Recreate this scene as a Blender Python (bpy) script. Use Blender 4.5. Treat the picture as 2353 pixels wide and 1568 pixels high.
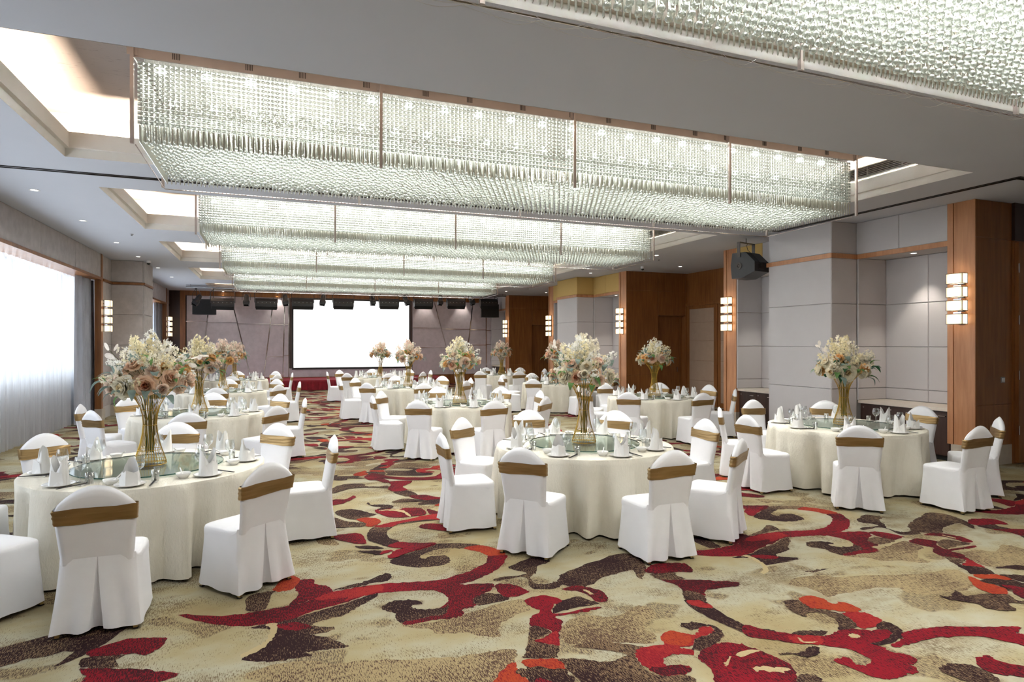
import bpy, bmesh, math, random
import numpy as np
from mathutils import Vector, Matrix
from mathutils.geometry import tessellate_polygon
PI = math.pi
rnd = random.Random(7)

# ------------------------------------------------------------------ scene, camera, world, light
scene = bpy.context.scene
for o in list(bpy.data.objects):
    bpy.data.objects.remove(o)
COL = scene.collection
TH = 0.368            # the room's depth axis lies this far left of the lens axis
H = 1.85
FPX = 1428.0
cam_d = bpy.data.cameras.new('camera'); cam = bpy.data.objects.new('camera', cam_d); COL.objects.link(cam)
cam.location = (0, 0, H); cam.rotation_euler = (PI/2, 0, -TH)
cam_d.sensor_fit = 'HORIZONTAL'; cam_d.sensor_width = 36.0; cam_d.lens = FPX/2353*36.0
cam_d.shift_y = 7/2353; cam_d.clip_start = 0.05; cam_d.clip_end = 200
scene.camera = cam
scene.view_settings.view_transform = 'Standard'; scene.view_settings.look = 'None'
scene.view_settings.exposure = 0.24; scene.view_settings.gamma = 1.0
scene.view_settings.use_curve_mapping = False
cy = scene.cycles
cy.max_bounces = 4; cy.diffuse_bounces = 3; cy.glossy_bounces = 2; cy.transmission_bounces = 4
cy.transparent_max_bounces = 7; cy.use_adaptive_sampling = True; cy.adaptive_threshold = 0.1; cy.sample_clamp_indirect = 4.0; cy.caustics_reflective = False; cy.caustics_refractive = False
cy.use_denoising = True; cy.use_light_tree = False

world = bpy.data.worlds.new('daylight'); scene.world = world; world.use_nodes = True
bg = world.node_tree.nodes['Background']; bg.inputs[0].default_value = (0.92, 0.96, 1.0, 1); bg.inputs[1].default_value = 0.75

def area(name, loc, rot, sx, sy, power, col=(1, 1, 1)):
    l = bpy.data.lights.new(name, 'AREA'); l.shape = 'RECTANGLE'; l.size = sx; l.size_y = sy
    l.energy = power; l.color = col
    o = bpy.data.objects.new(name, l); COL.objects.link(o); o.location = loc; o.rotation_euler = rot
    return o
# daylight coming in through the two runs of windows on the left wall
DAY = 33.0
area('daylight_window', (-4.56, 10.2, 2.3), (0, -PI/2, 0), 2.4, 14.0, DAY*14, (0.84, 0.92, 1.0))
area('daylight_window', (-4.56, 24.2, 2.3), (0, -PI/2, 0), 2.4, 5.6, DAY*6, (0.84, 0.92, 1.0))

# ------------------------------------------------------------------ helpers
def lin(c):
    return tuple(((v/255)/12.92 if v/255 <= 0.04045 else ((v/255+0.055)/1.055)**2.4) for v in c) + (1,)

class NT:
    def __init__(s, name):
        s.m = bpy.data.materials.new(name); s.m.use_nodes = True; s.t = s.m.node_tree; s.t.nodes.clear()
        s.out = s.n('ShaderNodeOutputMaterial')
    def n(s, typ, **kw):
        nd = s.t.nodes.new(typ)
        for k, v in kw.items():
            if k.startswith('i_'):
                key = k[2:]; key = int(key) if key.isdigit() else key.replace('_', ' ')
                nd.inputs[key].default_value = v
            else: setattr(nd, k, v)
        return nd
    def l(s, a, b): s.t.links.new(a, b)
    def surf(s, sh): s.l(sh, s.out.inputs[0])
    def pos(s, scale=(1, 1, 1), obj=False):
        if obj: src = s.n('ShaderNodeTexCoord').outputs['Object']
        else: src = s.n('ShaderNodeNewGeometry').outputs['Position']
        mp = s.n('ShaderNodeMapping'); mp.inputs['Scale'].default_value = scale; s.l(src, mp.inputs[0]); return mp.outputs[0]
    def noise(s, vec, scale, detail=3, rough=0.55):
        nd = s.n('ShaderNodeTexNoise'); nd.inputs['Scale'].default_value = scale; nd.inputs['Detail'].default_value = detail
        nd.inputs['Roughness'].default_value = rough; s.l(vec, nd.inputs['Vector']); return nd.outputs[0]
    def ramp(s, fac, stops, mode='LINEAR'):
        nd = s.n('ShaderNodeValToRGB'); nd.color_ramp.interpolation = mode; e = nd.color_ramp.elements
        while len(e) < len(stops): e.new(0.5)
        for i, (p, c) in enumerate(stops):
            e[i].position = p; e[i].color = c if len(c) == 4 else tuple(c)+(1,)
        s.l(fac, nd.inputs[0]); return nd.outputs[0]
    def mix(s, fac, a, b):
        nd = s.n('ShaderNodeMix'); nd.data_type = 'RGBA'
        if hasattr(fac, 'is_output'): s.l(fac, nd.inputs[0])
        else: nd.inputs[0].default_value = fac
        for v, k in ((a, 6), (b, 7)):
            if hasattr(v, 'is_output'): s.l(v, nd.inputs[k])
            else: nd.inputs[k].default_value = v
        return nd.outputs[2]
    def math(s, op, a, b=0.0):
        nd = s.n('ShaderNodeMath'); nd.operation = op
        for v, k in ((a, 0), (b, 1)):
            if hasattr(v, 'is_output'): s.l(v, nd.inputs[k])
            else: nd.inputs[k].default_value = v
        return nd.outputs[0]
    def bsdf(s, col, rough=0.5, metal=0.0, bump=None, bstr=0.2, bdist=0.01, spec=0.5, sheen=0.0):
        b = s.n('ShaderNodeBsdfPrincipled')
        if hasattr(col, 'is_output'): s.l(col, b.inputs['Base Color'])
        else: b.inputs['Base Color'].default_value = col
        b.inputs['Roughness'].default_value = rough; b.inputs['Metallic'].default_value = metal
        b.inputs['Specular IOR Level'].default_value = spec
        if sheen: b.inputs['Sheen Weight'].default_value = sheen
        if bump is not None:
            bp = s.n('ShaderNodeBump'); bp.inputs['Strength'].default_value = bstr; bp.inputs['Distance'].default_value = bdist
            s.l(bump, bp.inputs['Height']); s.l(bp.outputs[0], b.inputs['Normal'])
        s.surf(b.outputs[0]); return b

M = {}
def simple(name, c, rough=0.5, metal=0.0, var=0.06, scale=8, spec=0.5):
    t = NT(name); v = t.noise(t.pos(obj=True), scale, 2)
    c = lin(c); lo = tuple(x*(1-var) for x in c[:3])+(1,); hi = tuple(min(1, x*(1+var)) for x in c[:3])+(1,)
    t.bsdf(t.ramp(v, [(0.3, lo), (0.7, hi)]), rough, metal, spec=spec); M[name] = t.m; return t.m
def fabric(name, c, scale=220, rough=0.9, bstr=0.12, var=0.05, stretch=(1, 1, 1), sheen=0.0):
    t = NT(name); p = t.pos(stretch, obj=True); v = t.noise(p, scale, 2); big = t.noise(p, 6, 2)
    c = lin(c); lo = tuple(x*(1-var) for x in c[:3])+(1,); hi = tuple(min(1, x*(1+var)) for x in c[:3])+(1,)
    t.bsdf(t.ramp(big, [(0.3, lo), (0.7, hi)]), rough, 0, v if bstr > 0.15 else None, bstr, 0.002, 0.25, sheen); M[name] = t.m; return t.m

def wood(name, c1, c2, stretch=(9, 9, 0.8), rough=0.32):
    t = NT(name); p = t.pos(stretch); n1 = t.noise(p, 1.6, 5, 0.6); n2 = t.noise(t.pos((1, 1, 0.4)), 1.2, 2)
    g = t.math('ADD', t.math('MULTIPLY', n1, 0.75), t.math('MULTIPLY', n2, 0.25))
    t.bsdf(t.ramp(g, [(0.35, lin(c1)), (0.62, lin(c2))]), rough, 0, None, 0.05, 0.002, 0.45); M[name] = t.m
wood('wood_panel', (122, 76, 38), (152, 99, 52))
wood('wood_pale', (178, 122, 82), (204, 148, 106))
wood('wood_dark', (52, 36, 32), (66, 47, 42))
fabric('fabric_grey', (206, 202, 203), 260, 0.92, 0.05, 0.006)
fabric('fabric_tan', (210, 178, 112), 260, 0.9, 0.05, 0.006)
fabric('fabric_stage', (204, 194, 198), 120, 0.92, 0.1, 0.07)
fabric('fabric_suede', (188, 182, 180), 40, 0.92, 0.1, 0.09)
fabric('fabric_door', (176, 152, 132), 260, 0.92, 0.1, 0.03)
simple('ceiling_paint', (204, 208, 218), 0.85, 0, 0.01, 1.5)
simple('cove_paint', (238, 234, 228), 0.8, 0, 0.02, 2)
simple('wall_paint', (206, 202, 200), 0.85, 0, 0.02, 1.5)
simple('stone', (196, 186, 172), 0.4, 0, 0.10, 6)
simple('marble_top', (226, 214, 200), 0.3, 0, 0.05, 5)
fabric('cover_white', (243, 243, 246), 420, 0.85, 0.05, 0.012, sheen=0.0)
fabric('napkin_white', (246, 245, 243), 300, 0.9, 0.12, 0.012)
simple('porcelain', (244, 243, 240), 0.12, 0, 0.01, 3)
simple('chopstick_black', (26, 24, 25), 0.6, 0, 0.05, 3)
simple('leg_gold', (190, 168, 118), 0.3, 0.9, 0.05, 10)
simple('wire_gold', (196, 158, 70), 0.32, 0.9, 0.08, 10)
simple('steel_rose', (192, 180, 174), 0.38, 0.55, 0.10, 3)
simple('chrome', (214, 206, 204), 0.12, 1.0, 0.04, 6)
simple('metal_dark', (60, 56, 54), 0.35, 0.7, 0.05, 5)
simple('metal_grey', (150, 150, 152), 0.35, 0.6, 0.05, 5)
simple('black_plastic', (22, 22, 25), 0.45, 0, 0.05, 8)
simple('black_void', (12, 12, 13), 0.8, 0, 0.02, 8)
simple('white_plastic', (232, 232, 232), 0.4, 0, 0.02, 8)
fabric('skirt_red', (120, 8, 26), 90, 0.8, 0.1, 0.2, sheen=0.4)
fabric('stage_red', (134, 40, 50), 200, 0.95, 0.2, 0.12)
fabric('drape_grey', (168, 172, 182), 60, 0.9, 0.35, 0.12, (1, 1, 0.3), 0.0)
# table cloth: cream linen with a crushed weave
t = NT('cloth_cream'); p = t.pos((1, 1, 0.35), obj=True); n1 = t.noise(p, 55, 4, 0.7); n2 = t.noise(t.pos(obj=True), 3, 2)
t.bsdf(t.ramp(n2, [(0.3, lin((232, 226, 210))), (0.7, lin((240, 235, 221)))]), 0.85, 0, n1, 0.7, 0.010, 0.3, 0.0); M['cloth_cream'] = t.m
# gold sash: satin with lengthwise sheen
t = NT('sash_gold'); n1 = t.noise(t.pos((2.0, 2.0, 20), obj=True), 1.3, 2)
t.bsdf(t.ramp(n1, [(0.3, lin((148, 121, 80))), (0.7, lin((176, 148, 104)))]), 0.36, 0.8, n1, 0.6, 0.014, 0.6); M['sash_gold'] = t.m
# silver-leaf cove ceiling
t = NT('silver_leaf'); p = t.pos(); n1 = t.noise(t.pos((1, 5, 1)), 7, 5, 0.75); n2 = t.noise(p, 1.3, 2)
cc = t.mix(n2, lin((168, 156, 152)), lin((186, 176, 172)))
t.bsdf(t.mix(t.ramp(n1, [(0.60, (0, 0, 0)), (0.72, (1, 1, 1))]), cc, lin((120, 108, 104))), 0.55, 0.25); M['silver_leaf'] = t.m
# clear glass (thin walled) and tinted turntable glass
def glass(name, tint, base, k):
    t = NT(name); tr = t.n('ShaderNodeBsdfTransparent'); tr.inputs[0].default_value = tint
    gl = t.n('ShaderNodeBsdfGlossy'); gl.inputs['Roughness'].default_value = 0.03
    lw = t.n('ShaderNodeLayerWeight'); lw.inputs[0].default_value = 0.35
    f = t.math('ADD', t.math('MULTIPLY', lw.outputs['Facing'], k), base)
    mx = t.n('ShaderNodeMixShader'); t.l(f, mx.inputs[0]); t.l(tr.outputs[0], mx.inputs[1]); t.l(gl.outputs[0], mx.inputs[2]); t.surf(mx.outputs[0]); M[name] = t.m
glass('glass_clear', (0.94, 0.96, 0.96, 1), 0.12, 0.75)
glass('glass_turntable', (0.90, 0.955, 0.93, 1), 0.10, 0.34)
glass('window_glass', (0.97, 0.99, 1, 1), 0.03, 0.2)
simple('glass_edge', (40, 84, 74), 0.2, 0, 0.05, 5)
# cut crystal: light enters, scatters through and glints off the facets
def crystal(name, c, rough):
    t = NT(name); tl = t.n('ShaderNodeBsdfTranslucent'); tl.inputs[0].default_value = c
    df = t.n('ShaderNodeBsdfDiffuse'); df.inputs[0].default_value = c
    gl = t.n('ShaderNodeBsdfGlossy'); gl.inputs['Roughness'].default_value = rough; gl.inputs[0].default_value = (0.97, 0.98, 0.97, 1)
    m1 = t.n('ShaderNodeMixShader'); m1.inputs[0].default_value = 0.35; t.l(tl.outputs[0], m1.inputs[1]); t.l(df.outputs[0], m1.inputs[2])
    m2 = t.n('ShaderNodeMixShader'); m2.inputs[0].default_value = 0.35; t.l(m1.outputs[0], m2.inputs[1]); t.l(gl.outputs[0], m2.inputs[2])
    gs = t.n('ShaderNodeBsdfGlass'); gs.inputs['Roughness'].default_value = 0.0; gs.inputs['IOR'].default_value = 1.5; gs.inputs[0].default_value = (0.95, 0.99, 0.96, 1)
    m3 = t.n('ShaderNodeMixShader'); m3.inputs[0].default_value = 0.55; t.l(m2.outputs[0], m3.inputs[1]); t.l(gs.outputs[0], m3.inputs[2])
    t.surf(m3.outputs[0]); M[name] = t.m
crystal('crystal', (0.90, 0.94, 0.88, 1), 0.05)
crystal('crystal_warm', (1.0, 0.93, 0.78, 1), 0.06)
# sheer curtain
t = NT('sheer_white'); tl = t.n('ShaderNodeBsdfTranslucent'); tl.inputs[0].default_value = (0.45, 0.47, 0.50, 1)
df = t.n('ShaderNodeBsdfDiffuse'); df.inputs[0].default_value = (0.88, 0.88, 0.90, 1); tp = t.n('ShaderNodeBsdfTransparent')
m1 = t.n('ShaderNodeMixShader'); m1.inputs[0].default_value = 0.40; t.l(tl.outputs[0], m1.inputs[1]); t.l(df.outputs[0], m1.inputs[2])
m2 = t.n('ShaderNodeMixShader'); m2.inputs[0].default_value = 0.40; t.l(m1.outputs[0], m2.inputs[1]); t.l(tp.outputs[0], m2.inputs[2]); t.surf(m2.outputs[0]); M['sheer_white'] = t.m
def emit(name, c, s, sample=True):
    t = NT(name); e = t.n('ShaderNodeEmission'); e.inputs[0].default_value = tuple(c)+(1,); e.inputs[1].default_value = s; t.surf(e.outputs[0])
    if not sample: t.m.cycles.emission_sampling = 'NONE'
    M[name] = t.m
emit('bulb_glow', (0.95, 1.0, 0.96), 220, False)
emit('downlight_glow', (1, 0.95, 0.86), 9, False)
emit('screen_white', (1, 1, 1), 1.6)
# sconce shade: paper lit from a lamp inside it
t = NT('shade_glow'); e = t.n('ShaderNodeEmission'); gd = t.n('ShaderNodeTexCoord')
mp = t.n('ShaderNodeMapping'); mp.inputs['Location'].default_value = (0, -0.05, 0); t.l(gd.outputs['Object'], mp.inputs[0])
ln = t.n('ShaderNodeVectorMath'); ln.operation = 'LENGTH'; t.l(mp.outputs[0], ln.inputs[0])
r = t.ramp(ln.outputs['Value'], [(0.07, (1.0, 0.86, 0.62)), (0.22, (1.0, 0.62, 0.30))]); t.l(r, e.inputs[0])
st = t.math('ADD', t.math('MULTIPLY', t.math('SUBTRACT', 0.24, ln.outputs['Value']), 17.0), 0.25); t.l(t.math('MAXIMUM', st, 0.9), e.inputs[1]); t.surf(e.outputs[0]); M['shade_glow'] = t.m
# flowers and leaves
def petal_mat(name, c):
    t = NT(name); tl = t.n('ShaderNodeBsdfTranslucent'); df = t.n('ShaderNodeBsdfDiffuse'); v = t.noise(t.pos(obj=True), 40, 2)
    c = lin(c); cr = t.ramp(v, [(0.3, tuple(x*0.9 for x in c[:3])), (0.7, tuple(min(1, x*1.06) for x in c[:3]))])
    t.l(cr, tl.inputs[0]); t.l(cr, df.inputs[0]); m1 = t.n('ShaderNodeMixShader'); m1.inputs[0].default_value = 0.42
    t.l(tl.outputs[0], m1.inputs[1]); t.l(df.outputs[0], m1.inputs[2]); t.surf(m1.outputs[0]); M[name] = t.m
for nme, c in dict(peach=(254, 220, 194), peach_in=(249, 186, 152), pink=(254, 230, 212), pink_in=(252, 212, 188), amber=(244, 204, 146), amber_in=(234, 170, 108), cream=(252, 243, 224), cream_in=(250, 230, 192),
                   white=(253, 250, 243), yellowish=(250, 238, 200), blush=(249, 226, 210), leaf_grey=(140, 158, 152), leaf_green=(112, 148, 92), leaf_dark=(58, 92, 66), leaf_pale=(252, 242, 234), stem_green=(110, 122, 84)).items():
    petal_mat('petal_'+nme, c)

# carpet: print in several yarn colours, worn through along the pile direction
def carpet_mat(name, base, alt, amt, alt2=None, amt2=0.0, big=1.0):
    t = NT('carpet_'+name)
    st = t.noise(t.pos((115, 17, 1)), 1.6, 2, 0.65); fine = t.noise(t.pos((170, 120, 1)), 1.0, 2); patch = t.noise(t.pos((big, big*0.8, 1)), 1.7, 3)
    f = t.math('ADD', t.math('MULTIPLY', st, 0.55), t.math('ADD', t.math('MULTIPLY', patch, 0.30), t.math('MULTIPLY', fine, 0.15)))
    c = t.mix(t.ramp(f, [(0.5+amt-0.012, (0, 0, 0)), (0.5+amt+0.012, (1, 1, 1))]), lin(base), lin(alt))
    if alt2:
        p2 = t.noise(t.pos((1, 1, 1)), 0.9, 4, 0.6)
        c = t.mix(t.ramp(p2, [(0.5-amt2, (0, 0, 0)), (0.5+amt2, (1, 1, 1))]), c, lin(alt2)) if amt2 > 0.05 else c
    c = t.mix(t.math('MULTIPLY', fine, 0.35), c, t.mix(0.5, c, (0.02, 0.015, 0.015, 1)))
    t.bsdf(c, 0.95, 0, None, 0.5, 0.004, 0.15, 0.0); M['carpet_'+name] = t.m
def carpet_beige():
    t = NT('carpet_B0'); big = t.noise(t.pos((0.8, 1.1, 1)), 1.1, 4, 0.6); st = t.noise(t.pos((115, 17, 1)), 1.6, 2, 0.65); fine = t.noise(t.pos((170, 120, 1)), 1.0, 2)
    c = t.ramp(big, [(0.30, lin((143, 128, 92))), (0.45, lin((157, 146, 113))), (0.58, lin((164, 160, 139))), (0.72, lin((129, 114, 82)))])
    f = t.math('ADD', t.math('MULTIPLY', st, 0.55), t.math('MULTIPLY', t.noise(t.pos((1, 1.3, 1)), 1.9, 3), 0.45))
    c = t.mix(t.ramp(f, [(0.535, (0, 0, 0)), (0.60, (0.85, 0.85, 0.85))]), c, lin((98, 80, 56)))
    c = t.mix(t.ramp(t.noise(t.pos((0.7, 0.9, 1)), 2.3, 2), [(0.565, (0, 0, 0)), (0.60, (0.8, 0.8, 0.8))]), c, t.mix(t.ramp(st, [(0.48, (0, 0, 0)), (0.53, (1, 1, 1))]), lin((150, 134, 98)), lin((62, 42, 36))))
    c = t.mix(t.math('MULTIPLY', fine, 0.30), c, t.mix(0.5, c, (0.05, 0.04, 0.03, 1)))
    t.bsdf(c, 0.95, 0, None, 0.5, 0.004, 0.15, 0.0); M['carpet_B0'] = t.m
carpet_beige()
carpet_mat('D', (34, 14, 18), (118, 98, 74), 0.04)
carpet_mat('R', (118, 10, 26), (48, 12, 18), 0.0)
carpet_mat('O', (150, 58, 30), (120, 24, 28), 0.03)
carpet_mat('C', (140, 36, 34), (112, 14, 27), 0.01)
carpet_mat('B', (172, 156, 118), (140, 120, 88), 0.08)
carpet_mat('S', (152, 136, 102), (76, 56, 46), 0.015)

def tag(o, label=None, cat=None, group=None, kind=None):
    if label: o['label'] = label
    if cat: o['category'] = cat
    if group: o['group'] = group
    if kind: o['kind'] = kind
    return o
def mat_list(ms):
    return [M[m] if isinstance(m, str) else m for m in (ms if isinstance(ms, (list, tuple)) else [ms])]
class MB:
    def __init__(s): s.v = []; s.f = []; s.mi = []
    def add(s, V, F, mi=0):
        o = len(s.v); s.v.extend(tuple(p) for p in V)
        for f in F: s.f.append(tuple(i+o for i in f)); s.mi.append(mi)
        return s
    def box(s, x0, x1, y0, y1, z0, z1, mi=0):
        V = [(x, y, z) for z in (z0, z1) for y in (y0, y1) for x in (x0, x1)]
        return s.add(V, [(0, 2, 3, 1), (4, 5, 7, 6), (0, 1, 5, 4), (2, 6, 7, 3), (0, 4, 6, 2), (1, 3, 7, 5)], mi)
    def cbox(s, c, d, mi=0):
        return s.box(c[0]-d[0]/2, c[0]+d[0]/2, c[1]-d[1]/2, c[1]+d[1]/2, c[2]-d[2]/2, c[2]+d[2]/2, mi)
    def prism(s, poly, axis, a, b, mi=0):     # poly of 2-tuples in the plane across axis
        n = len(poly)
        def P(p, h): return {'x': (h, p[0], p[1]), 'y': (p[0], h, p[1]), 'z': (p[0], p[1], h)}[axis]
        V = [P(p, a) for p in poly]+[P(p, b) for p in poly]
        F = [tuple(range(n-1, -1, -1)), tuple(range(n, 2*n))]+[(i, (i+1) % n, n+(i+1) % n, n+i) for i in range(n)]
        return s.add(V, F, mi)
    def lathe(s, prof, n=24, c=(0, 0, 0), cap0=False, cap1=False, mi=0):
        V = []; F = []
        for r, z in prof:
            for i in range(n):
                a = 2*PI*i/n; V.append((c[0]+r*math.cos(a), c[1]+r*math.sin(a), c[2]+z))
        for j in range(len(prof)-1):
            for i in range(n):
                k = (i+1) % n; F.append((j*n+i, j*n+k, (j+1)*n+k, (j+1)*n+i))
        if cap0: F.append(tuple(range(n-1, -1, -1)))
        if cap1: F.append(tuple((len(prof)-1)*n+i for i in range(n)))
        return s.add(V, F, mi)
    def tube(s, pts, r, n=6, closed=False, mi=0):
        pts = [Vector(p) for p in pts]; m = len(pts); V = []; F = []; up = Vector((0, 0, 1)); prev = None
        for i, p in enumerate(pts):
            if closed: d = pts[(i+1) % m]-pts[i-1]
            else: d = pts[min(i+1, m-1)]-pts[max(i-1, 0)]
            d.normalize()
            if prev is None:
                a = d.cross(up)
                if a.length < 1e-3: a = d.cross(Vector((1, 0, 0)))
            else: a = prev-d*prev.dot(d)
            a.normalize(); prev = a; b = d.cross(a); rr = r[i] if isinstance(r, (list, tuple)) else r
            for k in range(n):
                t_ = 2*PI*k/n; V.append(p+a*(rr*math.cos(t_))+b*(rr*math.sin(t_)))
        for i in range(m if closed else m-1):
            j = (i+1) % m
            for k in range(n):
                q = (k+1) % n; F.append((i*n+k, i*n+q, j*n+q, j*n+k))
        if not closed: F.append(tuple(range(n-1, -1, -1))); F.append(tuple((m-1)*n+k for k in range(n)))
        return s.add(V, F, mi)
    def mesh(s, name, mats, smooth=False):
        me = bpy.data.meshes.new(name); me.from_pydata(s.v, [], s.f)
        for m in mat_list(mats): me.materials.append(m)
        if any(s.mi): me.polygons.foreach_set('material_index', s.mi)
        if smooth: me.polygons.foreach_set('use_smooth', [True]*len(me.polygons))
        me.update(); return me
    def build(s, name, mats, parent=None, loc=(0, 0, 0), rz=0.0, smooth=False):
        return place(name, s.mesh(name, mats, smooth), parent, loc, rz)
def place(name, me, parent=None, loc=(0, 0, 0), rz=0.0, rot=None, sc=None):
    o = bpy.data.objects.new(name, me); COL.objects.link(o); o.location = loc
    o.rotation_euler = rot if rot is not None else (0, 0, rz)
    if sc is not None: o.scale = sc if isinstance(sc, (tuple, list)) else (sc, sc, sc)
    if parent is not None: o.parent = parent
    return o
def empty(name, loc=(0, 0, 0), rz=0.0):
    o = place(name, None, None, loc, rz); o.empty_display_size = 0.2; return o
def autosmooth(me, ang=40):
    me.polygons.foreach_set('use_smooth', [True]*len(me.polygons))
    try: me.set_sharp_from_angle(angle=math.radians(ang))
    except Exception: pass
    return me
def struct(o): o['kind'] = 'structure'; return o
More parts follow.
